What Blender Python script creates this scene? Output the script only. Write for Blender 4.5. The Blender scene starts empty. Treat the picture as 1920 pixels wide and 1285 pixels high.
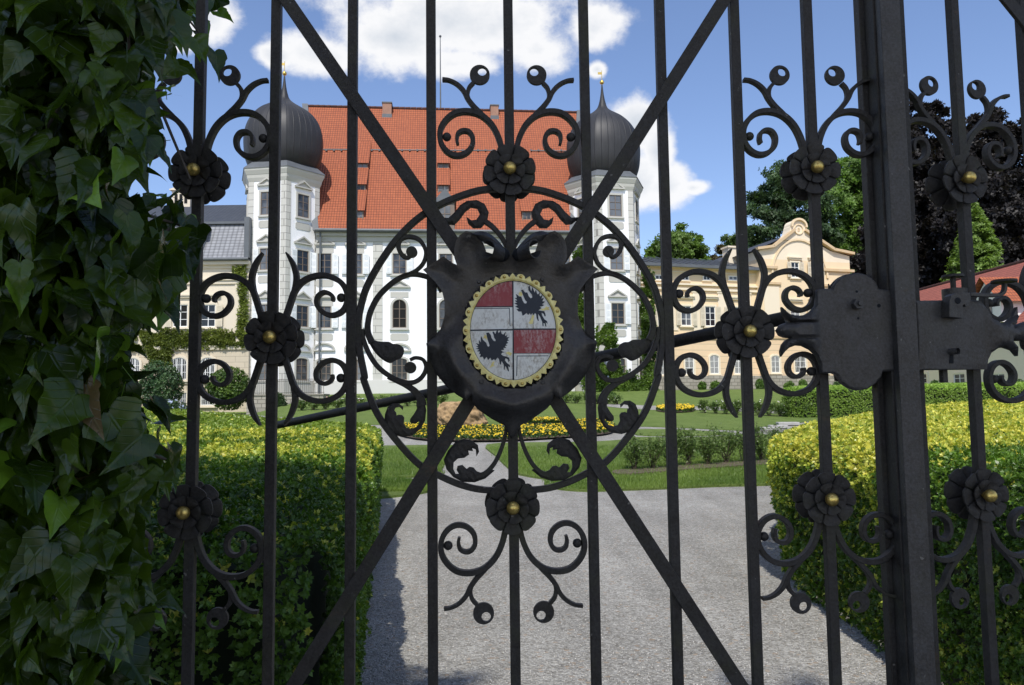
import bpy, math, random
import numpy as np
from mathutils import Vector
from mathutils.geometry import delaunay_2d_cdt

random.seed(7)
RNG = np.random.default_rng(11)
SC = bpy.context.scene
COL = SC.collection
PI = math.pi

# ------------------------------------------------------------------ camera
W0, H0, F = 1920.0, 1285.0, 1464.0
TH, RHO = math.radians(4.66), math.radians(0.67)
CAM = np.array([0.0, 0.0, 1.6])
f_ = np.array([0, math.cos(TH), math.sin(TH)])
r0 = np.array([1.0, 0, 0])
u0 = np.array([0, -math.sin(TH), math.cos(TH)])
r_ = math.cos(RHO) * r0 - math.sin(RHO) * u0
u_ = math.sin(RHO) * r0 + math.cos(RHO) * u0


def ray(px, py):
    return f_ + (px - W0 / 2) / F * r_ + (H0 / 2 - py) / F * u_


def onY(px, py, Y):
    d = ray(px, py)
    return CAM + d * (Y / d[1])


def proj(p):
    d = np.asarray(p, float) - CAM
    w = d @ f_
    return (W0 / 2 + F * (d @ r_) / w, H0 / 2 - F * (d @ u_) / w)


class Frame:
    """vertical plane in the world: x to the right along it, y away from the viewer, z up"""
    def __init__(s, P, Q, z0=0.0):
        P = np.array([P[0], P[1]], float); Q = np.array([Q[0], Q[1]], float)
        e = (Q - P) / np.linalg.norm(Q - P)
        s.e = np.array([e[0], e[1], 0.0]); s.n = np.array([e[1], -e[0], 0.0])
        s.P = np.array([P[0], P[1], z0]); s.ang = math.atan2(e[1], e[0])

    def uv(s, px, py, off=0.0):
        d = ray(px, py)
        P = s.P + s.n * off
        t = ((P - CAM) @ s.n) / (d @ s.n)
        q = CAM + d * t - s.P
        return np.array([q @ s.e, q[2]])

    def world(s, x, y, z):
        return s.P + s.e * x - s.n * y + np.array([0, 0, z])


# ------------------------------------------------------------------ scene helpers
def setp(o, label=None, cat=None, group=None, kind=None):
    if label: o['label'] = label
    if cat: o['category'] = cat
    if group: o['group'] = group
    if kind: o['kind'] = kind
    return o


def thing(name, label, cat, loc=(0, 0, 0), rotz=0.0, group=None):
    o = bpy.data.objects.new(name, None)
    COL.objects.link(o)
    o.location = tuple(float(v) for v in loc); o.rotation_euler = (0, 0, rotz)
    o.empty_display_size = 0.2
    return setp(o, label, cat, group)


def fthing(name, label, cat, fr, group=None):
    return thing(name, label, cat, fr.P, fr.ang, group)


class MB:
    def __init__(s):
        s.v = []; s.f = []; s.m = []; s.uv = []

    def add(s, V, Fc, mi=0, tf=None):
        b = len(s.v)
        for p in V:
            p = (float(p[0]), float(p[1]), float(p[2]))
            s.v.append(tf(p) if tf else p)
        for f in Fc:
            s.f.append(tuple(b + i for i in f)); s.m.append(mi)
        return s

    def box(s, x0, x1, y0, y1, z0, z1, mi=0, tf=None):
        V = [(x0, y0, z0), (x1, y0, z0), (x1, y1, z0), (x0, y1, z0), (x0, y0, z1), (x1, y0, z1), (x1, y1, z1), (x0, y1, z1)]
        Fc = [(0, 3, 2, 1), (4, 5, 6, 7), (0, 1, 5, 4), (1, 2, 6, 5), (2, 3, 7, 6), (3, 0, 4, 7)]
        return s.add(V, Fc, mi, tf)

    def cyl(s, p, q, ra, rb=None, n=16, mi=0, caps=True):
        rb = ra if rb is None else rb
        p = np.array(p, float); q = np.array(q, float)
        d = q - p; d /= np.linalg.norm(d)
        a = np.cross(d, [0, 0, 1.0])
        if np.linalg.norm(a) < 1e-4: a = np.array([1.0, 0, 0])
        a /= np.linalg.norm(a); b = np.cross(d, a)
        V = []
        for c, r in ((p, ra), (q, rb)):
            for i in range(n):
                t = 2 * PI * i / n
                V.append(c + r * (math.cos(t) * a + math.sin(t) * b))
        Fc = [(i, (i + 1) % n, n + (i + 1) % n, n + i) for i in range(n)]
        if caps:
            Fc.append(tuple(range(n - 1, -1, -1))); Fc.append(tuple(range(n, 2 * n)))
        return s.add(V, Fc, mi)

    def sphere(s, c, r, n=16, mi=0, sx=1, sy=1, sz=1):
        V = [(c[0], c[1], c[2] + r * sz)]
        k = n // 2
        for j in range(1, k):
            th = PI * j / k
            for i in range(n):
                ph = 2 * PI * i / n
                V.append((c[0] + r * sx * math.sin(th) * math.cos(ph), c[1] + r * sy * math.sin(th) * math.sin(ph), c[2] + r * sz * math.cos(th)))
        V.append((c[0], c[1], c[2] - r * sz))
        Fc = [(0, 1 + i, 1 + (i + 1) % n) for i in range(n)]
        for j in range(k - 2):
            for i in range(n):
                a = 1 + j * n; b = a + n
                Fc.append((a + i, b + i, b + (i + 1) % n, a + (i + 1) % n))
        e = len(V) - 1; a = 1 + (k - 2) * n
        Fc += [(e, a + (i + 1) % n, a + i) for i in range(n)]
        return s.add(V, Fc, mi)

    def prism(s, pts, y0, y1, mi=0):
        """polygon in x,z extruded from y0 (front) to y1 (back)"""
        n = len(pts)
        V = [(p[0], y0, p[1]) for p in pts] + [(p[0], y1, p[1]) for p in pts]
        Fc = [tuple(range(n)), tuple(range(2 * n - 1, n - 1, -1))]
        Fc += [(i, n + i, n + (i + 1) % n, (i + 1) % n) for i in range(n)]
        return s.add(V, Fc, mi)

    def build(s, name, mats, parent=None, smooth=None, loc=None, rotz=None, bevel=None, recalc=True):
        me = bpy.data.meshes.new(name)
        me.from_pydata(s.v, [], s.f)
        if not isinstance(mats, (list, tuple)): mats = [mats]
        for m in mats: me.materials.append(m)
        if len(mats) > 1: me.polygons.foreach_set('material_index', s.m)
        if recalc:
            import bmesh
            bm = bmesh.new(); bm.from_mesh(me)
            bmesh.ops.recalc_face_normals(bm, faces=bm.faces)
            bm.to_mesh(me); bm.free()
        if smooth is not None:
            me.polygons.foreach_set('use_smooth', [True] * len(me.polygons))
            me.set_sharp_from_angle(angle=math.radians(smooth))
        o = bpy.data.objects.new(name, me)
        COL.objects.link(o)
        if parent: o.parent = parent
        if loc is not None: o.location = tuple(float(v) for v in loc)
        if rotz is not None: o.rotation_euler = (0, 0, rotz)
        if bevel:
            md = o.modifiers.new('bevel', 'BEVEL'); md.width = bevel; md.segments = 2; md.limit_method = 'ANGLE'
            md.angle_limit = math.radians(40)
        return o


def np_mesh(name, V, faces, mat, parent=None, color=None, uv=None, smooth=False):
    """faces: (n,k) int array all of one size"""
    me = bpy.data.meshes.new(name)
    V = np.asarray(V, np.float32); faces = np.asarray(faces, np.int32)
    n, k = faces.shape
    me.vertices.add(len(V)); me.vertices.foreach_set('co', V.ravel())
    me.loops.add(n * k); me.loops.foreach_set('vertex_index', faces.ravel())
    me.polygons.add(n)
    me.polygons.foreach_set('loop_start', np.arange(0, n * k, k, dtype=np.int32))
    me.polygons.foreach_set('loop_total', np.full(n, k, np.int32))
    if smooth: me.polygons.foreach_set('use_smooth', np.ones(n, bool))
    me.update(calc_edges=True)
    if color is not None:
        a = me.color_attributes.new('tint', 'FLOAT_COLOR', 'POINT')
        c = np.ones((len(V), 4), np.float32); c[:, :color.shape[1]] = color
        a.data.foreach_set('color', c.ravel())
    if uv is not None:
        l = me.uv_layers.new(name='UVMap')
        l.data.foreach_set('uv', np.asarray(uv, np.float32)[faces.ravel()].ravel())
    me.materials.append(mat)
    o = bpy.data.objects.new(name, me); COL.objects.link(o)
    if parent: o.parent = parent
    return o


# ------------------------------------------------------------------ materials
class NT:
    def __init__(s, name):
        s.m = bpy.data.materials.new(name); s.m.use_nodes = True
        s.t = s.m.node_tree; s.t.nodes.clear()
        s.out = s.t.nodes.new('ShaderNodeOutputMaterial')

    def n(s, ty, **kw):
        nd = s.t.nodes.new(ty)
        for k, v in kw.items():
            if k.startswith('_'):
                setattr(nd, k[1:], v)
            else:
                key = k.replace('__', ' ')
                s.set(nd, key, v)
        return nd

    def set(s, nd, key, v):
        inp = nd.inputs[int(key[1:])] if key[0] == 'i' and key[1:].isdigit() else nd.inputs[key]
        if isinstance(v, bpy.types.NodeSocket): s.t.links.new(v, inp)
        elif isinstance(v, bpy.types.Node): s.t.links.new(v.outputs[0], inp)
        else: inp.default_value = v

    def math(s, op, a, b=0.0, c=None):
        nd = s.n('ShaderNodeMath', _operation=op, i0=a, i1=b)
        if c is not None: s.set(nd, 'i2', c)
        return nd.outputs[0]

    def noise(s, vec, scale, detail=4, rough=0.55, dist=0.0):
        nd = s.n('ShaderNodeTexNoise', Scale=scale, Detail=detail, Roughness=rough, Distortion=dist)
        if vec is not None: s.set(nd, 'Vector', vec)
        return nd.outputs['Fac']

    def ramp(s, fac, stops):
        nd = s.n('ShaderNodeValToRGB'); s.set(nd, 'Fac', fac)
        e = nd.color_ramp.elements
        while len(e) < len(stops): e.new(0.5)
        for i, (p, c) in enumerate(stops):
            e[i].position = p
            e[i].color = (c, c, c, 1) if not isinstance(c, (tuple, list)) else (*c[:3], 1)
        return nd.outputs['Color']

    def mix(s, fac, a, b, mode='MIX'):
        nd = s.n('ShaderNodeMix', _data_type='RGBA', _blend_type=mode)
        for idx, v in ((0, fac), (6, a), (7, b)):
            if isinstance(v, bpy.types.NodeSocket): s.t.links.new(v, nd.inputs[idx])
            else: nd.inputs[idx].default_value = (*v[:3], 1) if isinstance(v, (tuple, list)) else v
        return nd.outputs[2]

    def bump(s, h, strength=0.3, dist=0.01):
        nd = s.n('ShaderNodeBump', Strength=strength, Distance=dist, Height=h)
        return nd.outputs[0]

    def principled(s, color, rough=0.6, metal=0.0, bump=None, spec=0.5, **kw):
        b = s.n('ShaderNodeBsdfPrincipled')
        if isinstance(color, (tuple, list)): b.inputs['Base Color'].default_value = (*color[:3], 1)
        else: s.t.links.new(color, b.inputs['Base Color'])
        s.set(b, 'Roughness', rough); s.set(b, 'Metallic', metal)
        b.inputs['Specular IOR Level'].default_value = spec
        if bump is not None: s.t.links.new(bump, b.inputs['Normal'])
        for k, v in kw.items(): s.set(b, k.replace('__', ' '), v)
        s.t.links.new(b.outputs[0], s.out.inputs[0])
        return b

    def obj(s): return s.n('ShaderNodeTexCoord').outputs['Object']
    def uvc(s): return s.n('ShaderNodeTexCoord').outputs['UV']
    def pos(s): return s.n('ShaderNodeNewGeometry').outputs['Position']


def mat_iron(name='forged_iron', base=(0.026, 0.0240, 0.0220), moss=0.45, ro=(0.48, 0.72), sp_=0.42):
    t = NT(name); p = t.pos()
    big = t.noise(p, 3.0, 3); fine = t.noise(p, 160, 6, 0.7); mid = t.noise(p, 22, 6, 0.65)
    c = t.mix(t.ramp(t.math('ADD', t.math('MULTIPLY', mid, .5), t.math('MULTIPLY', t.noise(p, 210, 3, 0.6), .5)), [(0.36, 0.0), (0.64, 1.0)]), tuple(v * 0.55 for v in base), tuple(v * 1.85 for v in base))
    c = t.mix(t.math('MULTIPLY', t.ramp(t.noise(p, 9, 5, 0.7), [(0.52, 0.0), (0.7, 1.0)]), moss), c, (0.050, 0.052, 0.022))
    c = t.mix(t.math('MULTIPLY', t.ramp(t.noise(p, 60, 3, 0.6), [(0.70, 0.0), (0.76, 1.0)]), 0.35), c, (0.12, 0.11, 0.10))
    sp = t.ramp(t.noise(p, 95, 2, 0.5), [(0.745, 0.0), (0.765, 1.0)])
    c = t.mix(t.math('MULTIPLY', sp, 0.5), c, (0.30, 0.27, 0.22))
    rust = t.math('MULTIPLY', t.ramp(t.noise(p, 14, 6, 0.75), [(0.62, 0.0), (0.70, 1.0)]), t.ramp(t.noise(p, 90, 4, 0.7), [(0.45, 0.0), (0.6, 1.0)]))
    c = t.mix(t.math('MULTIPLY', rust, 0.55), c, (0.105, 0.055, 0.028))
    h = t.math('ADD', t.math('MULTIPLY', fine, 0.35), mid)
    t.principled(c, t.ramp(mid, [(0.2, ro[0]), (0.8, ro[1])]), bump=t.bump(h, 0.8, 0.0035), spec=sp_).inputs['Specular Tint'].default_value = (1.0, .82, .62, 1)
    return t.m


def mat_gold(name='worn_gilding', dirt=0.5):
    t = NT(name); p = t.pos()
    n = t.noise(p, 120, 5, 0.7)
    c = t.mix(t.ramp(n, [(0.40, 0.0), (0.75, 1.0)]), (0.85, 0.60, 0.16), (0.40, 0.23, 0.06))
    t.principled(c, t.ramp(n, [(0.3, 0.22), (0.8, 0.5)]), metal=0.85, bump=t.bump(n, 0.4, 0.002))
    return t.m


def mat_giltpaint():
    t = NT('gilt_paint'); p = t.pos()
    n = t.noise(p, 70, 5, 0.7)
    c = t.mix(t.ramp(n, [(0.45, 0.0), (0.70, 1.0)]), (0.93, 0.76, 0.27), (0.68, 0.46, 0.09))
    c = t.mix(t.ramp(t.noise(p, 240, 3, 0.6), [(0.66, 0.0), (0.74, 1.0)]), c, (0.12, 0.07, 0.02))
    t.principled(c, 0.38, metal=0.1, bump=t.bump(n, 0.35, 0.002))
    return t.m


def mat_enamel(name, col, worn, wornamt=0.55, vert=True):
    t = NT(name); p = t.pos()
    mp = t.n('ShaderNodeMapping', Vector=p, _vector_type='POINT'); mp.inputs['Scale'].default_value = (1.0, 1.0, 0.5)
    n = t.noise(mp.outputs[0], 230, 5, 0.75); n2 = t.noise(p, 30, 4, 0.6)
    m = t.math('MULTIPLY', t.ramp(n, [(0.44, 0.0), (0.62, 1.0)]), t.ramp(n2, [(0.42, 0.04), (0.60, wornamt)]))
    c = t.mix(m, col, worn)
    t.principled(c, 0.5, bump=t.bump(n, 0.2, 0.001))
    return t.m


def mat_plain(name, col, rough=0.7, var=0.12, scale=1.5, bump=0.0, metal=0.0, fscale=30):
    t = NT(name); p = t.pos()
    n = t.noise(p, scale, 5, 0.6); n2 = t.noise(p, fscale, 4, 0.6)
    m = t.math('ADD', t.math('MULTIPLY', n, 0.6), t.math('MULTIPLY', n2, 0.4))
    c = t.mix(t.ramp(m, [(0.3, 0.0), (0.7, 1.0)]), tuple(v * (1 - var) for v in col), tuple(min(1, v * (1 + var)) for v in col))
    t.principled(c, rough, metal=metal, bump=t.bump(n2, bump, 0.02) if bump else None)
    return t.m


def mat_plaster(name, col, stain=(0.6, 0.6, 0.58)):
    t = NT(name); p = t.pos()
    mp = t.n('ShaderNodeMapping', Vector=p); mp.inputs['Scale'].default_value = (1.2, 1.2, 0.18)
    n = t.noise(mp.outputs[0], 1.0, 6, 0.65); n2 = t.noise(p, 0.6, 4, 0.6)
    m = t.math('MULTIPLY', t.ramp(n, [(0.45, 0.0), (0.8, 1.0)]), t.ramp(n2, [(0.3, 0.1), (0.7, 0.5)]))
    c = t.mix(m, col, stain)
    t.principled(c, 0.85, bump=t.bump(t.noise(p, 12, 4, 0.6), 0.12, 0.02))
    return t.m


def mat_blocks(name, a, b, mortar, bw, rh, ms=0.03, offs=0.5, bump=0.3):
    t = NT(name)
    uv = t.obj()
    sep = t.n('ShaderNodeSeparateXYZ', Vector=uv)
    add = t.math('ADD', sep.outputs[0], sep.outputs[1])
    cm = t.n('ShaderNodeCombineXYZ', X=add, Y=sep.outputs[2])
    br = t.n('ShaderNodeTexBrick', Vector=cm.outputs[0], Color1=(*a, 1), Color2=(*b, 1), Mortar=(*mortar, 1), Scale=1.0)
    br.inputs['Mortar Size'].default_value = ms; br.inputs['Brick Width'].default_value = bw; br.inputs['Row Height'].default_value = rh
    br.offset = offs
    n = t.noise(t.pos(), 3.0, 5, 0.65)
    c = t.mix(0.5, br.outputs['Color'], t.ramp(n, [(0.25, 0.45), (0.75, 0.62)]), 'SOFT_LIGHT')
    t.principled(c, 0.9, bump=t.bump(br.outputs['Fac'], -bump, 0.02))
    return t.m


def mat_tiles(name, a, b, dark, bw=0.2, rh=0.30, bump=0.5):
    t = NT(name); uv = t.uvc()
    br = t.n('ShaderNodeTexBrick', Vector=uv, Color1=(*a, 1), Color2=(*b, 1), Mortar=(*dark, 1), Scale=1.0)
    br.inputs['Mortar Size'].default_value = 0.012; br.inputs['Brick Width'].default_value = bw; br.inputs['Row Height'].default_value = rh
    br.inputs['Mortar Smooth'].default_value = 0.3
    br.offset = 0.0
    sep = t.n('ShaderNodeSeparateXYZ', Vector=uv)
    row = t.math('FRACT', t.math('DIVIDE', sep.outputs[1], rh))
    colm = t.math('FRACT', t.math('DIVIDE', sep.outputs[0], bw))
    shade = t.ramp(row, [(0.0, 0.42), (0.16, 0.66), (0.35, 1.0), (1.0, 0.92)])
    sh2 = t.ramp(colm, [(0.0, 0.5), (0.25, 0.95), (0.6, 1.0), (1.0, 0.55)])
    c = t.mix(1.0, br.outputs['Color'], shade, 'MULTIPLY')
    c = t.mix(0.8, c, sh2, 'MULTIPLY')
    n = t.noise(t.pos(), 0.35, 6, 0.7); n2 = t.noise(t.pos(), 2.6, 5, 0.7)
    c = t.mix(t.math('MULTIPLY', t.ramp(n2, [(0.45, 0.0), (0.75, 1.0)]), 0.35), c, tuple(v * 0.45 for v in a))
    c = t.mix(t.ramp(n, [(0.35, 0.0), (0.75, 0.30)]), c, tuple(v * 0.6 for v in b))
    hh = t.math('ADD', t.math('SINE', t.math('MULTIPLY', sep.outputs[0], 2 * PI / bw)), t.math('MULTIPLY', row, -2.0))
    t.principled(c, 0.75, bump=t.bump(hh, bump, 0.03))
    return t.m


def mat_leaf(name, transl=0.35, rough=0.42, veins=False, gain=1.0):
    t = NT(name)
    at = t.n('ShaderNodeAttribute', _attribute_name='tint').outputs['Color']
    p = t.pos()
    n = t.noise(p, 40 if veins else 3, 3)
    c = t.mix(0.35, at, t.ramp(n, [(0.3, 0.3), (0.7, 0.7)]), 'SOFT_LIGHT')
    bmp = None
    if veins:
        uv = t.uvc(); sep = t.n('ShaderNodeSeparateXYZ', Vector=uv)
        ax = t.math('ABSOLUTE', sep.outputs[0], 0)
        mid = t.ramp(ax, [(0.0, 1.0), (0.03, 0.0)])
        side = t.math('FRACT', t.math('MULTIPLY', t.math('SUBTRACT', sep.outputs[1], t.math('MULTIPLY', ax, 0.9)), 5.0))
        sv = t.ramp(t.math('ABSOLUTE', t.math('SUBTRACT', side, 0.5), 0), [(0.0, 0.55), (0.07, 0.0)])
        v = t.math('MAXIMUM', mid, sv)
        c = t.mix(t.math('MULTIPLY', v, 0.16), c, (0.12, 0.20, 0.06))
        bmp = t.bump(t.math('ADD', v, t.math('MULTIPLY', n, 0.5)), 0.35, 0.003)
    b = t.principled(c, rough, bump=bmp, spec=0.45)
    tr = t.n('ShaderNodeBsdfTranslucent')
    tc = t.mix(1.0, c, (1.25 * gain, 1.35 * gain, 0.55 * gain), 'MULTIPLY')
    t.t.links.new(tc, tr.inputs['Color'])
    mx = t.n('ShaderNodeMixShader'); mx.inputs[0].default_value = transl
    t.t.links.new(b.outputs[0], mx.inputs[1]); t.t.links.new(tr.outputs[0], mx.inputs[2])
    t.t.links.new(mx.outputs[0], t.out.inputs[0])
    return t.m


def mat_gravel():
    t = NT('gravel'); p = t.pos()
    v = t.n('ShaderNodeTexVoronoi', Vector=p, Scale=75.0); v2 = t.n('ShaderNodeTexVoronoi', Vector=p, Scale=38.0)
    sp = t.n('ShaderNodeSeparateColor', Color=v.outputs['Color']); sp2 = t.n('ShaderNodeSeparateColor', Color=v2.outputs['Color'])
    g = t.ramp(sp.outputs[0], [(0.0, (0.115, 0.108, 0.09)), (0.25, (0.212, 0.205, 0.182)), (0.7, (0.30, 0.292, 0.265)), (1.0, (0.50, 0.49, 0.455))])
    g2 = t.ramp(sp2.outputs[1], [(0.0, (0.17, 0.158, 0.135)), (0.4, (0.27, 0.262, 0.24)), (1.0, (0.41, 0.40, 0.37))])
    c = t.mix(0.38, g, g2)
    c = t.mix(t.ramp(sp2.outputs[2], [(0.96, 0.0), (0.97, 0.5)]), c, (0.30, 0.21, 0.13))
    big = t.noise(p, 0.7, 5, 0.6)
    mpw = t.n('ShaderNodeMapping', Vector=p); mpw.inputs['Scale'].default_value = (1.6, .16, 1); mpw.inputs['Rotation'].default_value = (0, 0, -.08)
    trk = t.noise(mpw.outputs[0], 1.4, 3, 0.5)
    c = t.mix(0.8, c, t.ramp(big, [(0.3, 0.36), (0.7, 0.62)]), 'SOFT_LIGHT')
    c = t.mix(0.6, c, t.ramp(trk, [(0.35, 0.36), (0.65, 0.62)]), 'SOFT_LIGHT')
    tr = t.noise(p, 5.0, 4, 0.6)
    c = t.mix(0.35, c, t.ramp(tr, [(0.3, 0.35), (0.7, 0.65)]), 'SOFT_LIGHT')
    h = t.math('ADD', t.math('MULTIPLY', v.outputs['Distance'], -1.0), t.math('MULTIPLY', v2.outputs['Distance'], -0.8))
    t.principled(c, 0.9, bump=t.bump(h, 0.9, 0.012))
    return t.m


def mat_lawn():
    t = NT('lawn_grass'); p = t.pos()
    mp = t.n('ShaderNodeMapping', Vector=p); mp.inputs['Rotation'].default_value = (0, 0, 0.5); mp.inputs['Scale'].default_value = (1.3, 0.30, 1)
    st = t.noise(mp.outputs[0], 2.2, 4, 0.6)
    n = t.noise(p, 55, 5, 0.7); n2 = t.noise(p, 1.0, 5, 0.65); n3 = t.noise(p, 9, 4, 0.7)
    m = t.math('ADD', t.math('ADD', t.math('MULTIPLY', n, 0.42), t.math('MULTIPLY', n2, 0.22)), t.math('ADD', t.math('MULTIPLY', n3, 0.18), t.math('MULTIPLY', st, 0.18)))
    c = t.ramp(m, [(0.34, (0.060, 0.100, 0.018)), (0.48, (0.125, 0.185, 0.040)), (0.60, (0.185, 0.245, 0.065)), (0.72, (0.26, 0.29, 0.11))])
    t.principled(c, 0.85, bump=t.bump(t.math('ADD', n, t.math('MULTIPLY', n3, 0.6)), 1.0, 0.05), spec=0.2)
    return t.m


M = {}
M['iron'] = mat_iron()
M['iron_grey'] = mat_iron('weathered_iron_plate', (0.038, 0.036, 0.034), 0.18, (0.40, 0.60), 0.6)
M['shield'] = mat_iron('shield_iron', (0.030, 0.028, 0.026), 0.12, (0.34, 0.52), 0.75)
M['hole'] = mat_plain('dark_hole', (0.004, 0.004, 0.004), 0.9, 0.1)
M['gold'] = mat_gold()
M['gilt'] = mat_giltpaint()
M['en_white'] = mat_enamel('white_enamel', (0.88, 0.81, 0.67), (0.40, 0.30, 0.17), 0.85)
M['en_red'] = mat_enamel('red_enamel', (0.35, 0.042, 0.036), (0.58, 0.40, 0.33), 0.75)
M['en_black'] = mat_enamel('black_enamel', (0.012, 0.013, 0.017), (0.05, 0.05, 0.06), 0.4)
M['plaster'] = mat_plaster('white_plaster', (0.84, 0.84, 0.85), (0.66, 0.66, 0.65))
M['greystone'] = mat_plaster('grey_trim', (0.46, 0.45, 0.41), (0.36, 0.35, 0.32))
M['quoin'] = mat_blocks('grey_quoins', (0.52, 0.51, 0.47), (0.47, 0.46, 0.42), (0.26, 0.25, 0.23), 1.1, 0.52, 0.025)
M['cream'] = mat_plaster('cream_plaster', (0.66, 0.585, 0.46), (0.52, 0.46, 0.37))
M['cream_blocks'] = mat_blocks('cream_rustication', (0.55, 0.47, 0.35), (0.51, 0.44, 0.33), (0.36, 0.31, 0.23), 1.4, 0.42, 0.02)
M['peach'] = mat_plaster('peach_plaster', (0.76, 0.60, 0.39), (0.64, 0.50, 0.33))
M['peach_l'] = mat_plaster('pale_peach_trim', (0.77, 0.67, 0.51), (0.64, 0.55, 0.42))
M['peach_blocks'] = mat_blocks('peach_rustication', (0.72, 0.54, 0.35), (0.70, 0.52, 0.33), (0.52, 0.41, 0.27), 60.0, 0.50, 0.03)
M['rubble'] = mat_blocks('rubble_stone', (0.36, 0.33, 0.28), (0.26, 0.24, 0.20), (0.17, 0.155, 0.13), 0.55, 0.28, 0.03)
M['ochre'] = mat_plaster('old_cream_render', (0.82, 0.74, 0.58), (0.66, 0.58, 0.45))
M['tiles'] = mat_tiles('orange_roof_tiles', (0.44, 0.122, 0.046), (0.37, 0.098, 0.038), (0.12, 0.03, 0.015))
M['tiles2'] = mat_tiles('dull_red_tiles', (0.42, 0.125, 0.085), (0.34, 0.10, 0.07), (0.08, 0.03, 0.02))
M['slate'] = mat_tiles('blue_slate', (0.06, 0.07, 0.09), (0.045, 0.055, 0.075), (0.03, 0.035, 0.05), 0.3, 0.25, 0.2)
M['slate_l'] = mat_tiles('pale_slate', (0.30, 0.31, 0.33), (0.24, 0.25, 0.27), (0.17, 0.18, 0.19), 0.35, 0.28, 0.2)
M['lead'] = mat_plain('lead_flashing', (0.10, 0.11, 0.12), 0.5, 0.25)
M['white_wood'] = mat_plain('white_window_paint', (0.78, 0.78, 0.76), 0.5, 0.05)
M['brown_wood'] = mat_plain('brown_window_paint', (0.17, 0.13, 0.10), 0.5, 0.15)
M['shutter'] = mat_plain('white_shutter', (0.74, 0.76, 0.77), 0.6, 0.06)
M['shutter_c'] = mat_plain('cream_shutter', (0.62, 0.55, 0.42), 0.6, 0.06)
M['brick'] = mat_plain('chimney_brick', (0.30, 0.17, 0.12), 0.9, 0.3)
M['bark'] = mat_plain('bark', (0.09, 0.07, 0.05), 0.95, 0.35, 8, 0.6)
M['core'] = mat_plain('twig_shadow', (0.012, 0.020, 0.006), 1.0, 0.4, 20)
M['soil'] = mat_plain('dark_soil', (0.10, 0.075, 0.055), 1.0, 0.35, 6, 0.5)
M['rock'] = mat_plain('weathered_stump', (0.30, 0.20, 0.10), 0.95, 0.65, 4, 1.0, fscale=9)
M['stone_slab'] = mat_plain('grey_stone_slab', (0.36, 0.35, 0.33), 0.9, 0.2, 5, 0.5)
M['gravel'] = mat_gravel()
M['lawn'] = mat_lawn()
M['leaf'] = mat_leaf('hedge_leaf', 0.30, 0.40)
M['tree_leaf'] = mat_leaf('tree_leaf', 0.35, 0.55)
M['ivy_leaf'] = mat_leaf('ivy_leaf', 0.30, 0.24, veins=True)
M['petal'] = mat_leaf('flower_petal', 0.25, 0.6, gain=1.0)


def mat_glass():
    t = NT('window_glass'); p = t.pos()
    n = t.noise(p, 0.9, 3)
    oi = t.n('ShaderNodeObjectInfo').outputs['Random']
    cur = t.ramp(t.math('ADD', t.math('MULTIPLY', n, .7), t.math('MULTIPLY', oi, .45)), [(0.48, 0.0), (0.72, 1.0)])
    c = t.mix(cur, (0.012, 0.014, 0.017), (0.14, 0.15, 0.165))
    t.principled(c, 0.10, bump=t.bump(t.noise(p, 2.2, 2), 0.06, 0.05), spec=0.5)
    return t.m


M['glass'] = mat_glass()


def mat_dome():
    t = NT('dark_copper_dome'); uv = t.uvc(); sep = t.n('ShaderNodeSeparateXYZ', Vector=uv)
    a = t.math('ABSOLUTE', t.math('SUBTRACT', t.math('FRACT', t.math('MULTIPLY', sep.outputs[0], 36.0)), 0.5), 0)
    seam = t.ramp(a, [(0.0, 1.0), (0.06, 0.0)])
    mp = t.n('ShaderNodeMapping', Vector=uv); mp.inputs['Scale'].default_value = (60, 3, 1)
    n = t.noise(mp.outputs[0], 1.0, 5, 0.7)
    c = t.ramp(n, [(0.3, (0.018, 0.018, 0.019)), (0.6, (0.030, 0.030, 0.032)), (0.85, (0.07, 0.075, 0.08))])
    c = t.mix(t.math('MULTIPLY', seam, 0.6), c, (0.012, 0.012, 0.013))
    t.principled(c, 0.55, metal=0.1, bump=t.bump(seam, 0.6, 0.05))
    return t.m


M['dome'] = mat_dome()

# ------------------------------------------------------------------ terrain
TY = np.array([-400, 0, 14, 15, 18, 22, 28, 35, 42, 50, 58, 70, 120, 3000.])
TZ = np.array([0, 0, 0, .02, .12, .30, .62, .98, 1.38, 2.02, 2.62, 2.80, 3.4, 6.])


def sst(x): x = np.clip(x, 0, 1); return x * x * (3 - 2 * x)


def zt(x, y):
    z = np.interp(y, TY, TZ)
    low = sst((-13.6 - np.asarray(x, float)) / 2.0) * sst((np.asarray(y, float) - 36) / 12.0)
    return z - 1.15 * low


def gp(px, py):
    """ground point seen at a pixel"""
    d = ray(px, py)
    a, b = 2.5, 75.0
    for Y in np.arange(2.5, 75, 0.25):
        p = CAM + d * (Y / d[1])
        if p[2] <= zt(p[0], p[1]): b = Y; a = Y - 0.25; break
    else:
        p = CAM + d * (75 / d[1]); return np.array([p[0], p[1]])
    for _ in range(18):
        m = (a + b) / 2; p = CAM + d * (m / d[1])
        if p[2] <= zt(p[0], p[1]): b = m
        else: a = m
    return np.array([p[0], p[1]])


def cr(pts, n=6, closed=False):
    """Catmull-Rom through 2-D (or wider) points"""
    P = [np.array(p, float) for p in pts]
    if closed: P = [P[-1]] + P + [P[0], P[1]]
    else: P = [2 * P[0] - P[1]] + P + [2 * P[-1] - P[-2]]
    out = []
    for i in range(1, len(P) - 2):
        a, b, c, d = P[i - 1], P[i], P[i + 1], P[i + 2]
        for k in range(n):
            t = k / n
            out.append(0.5 * (2 * b + (c - a) * t + (2 * a - 5 * b + 4 * c - d) * t * t + (3 * b - a - 3 * c + d) * t ** 3))
    if not closed: out.append(P[-2])
    return np.array(out)


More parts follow.
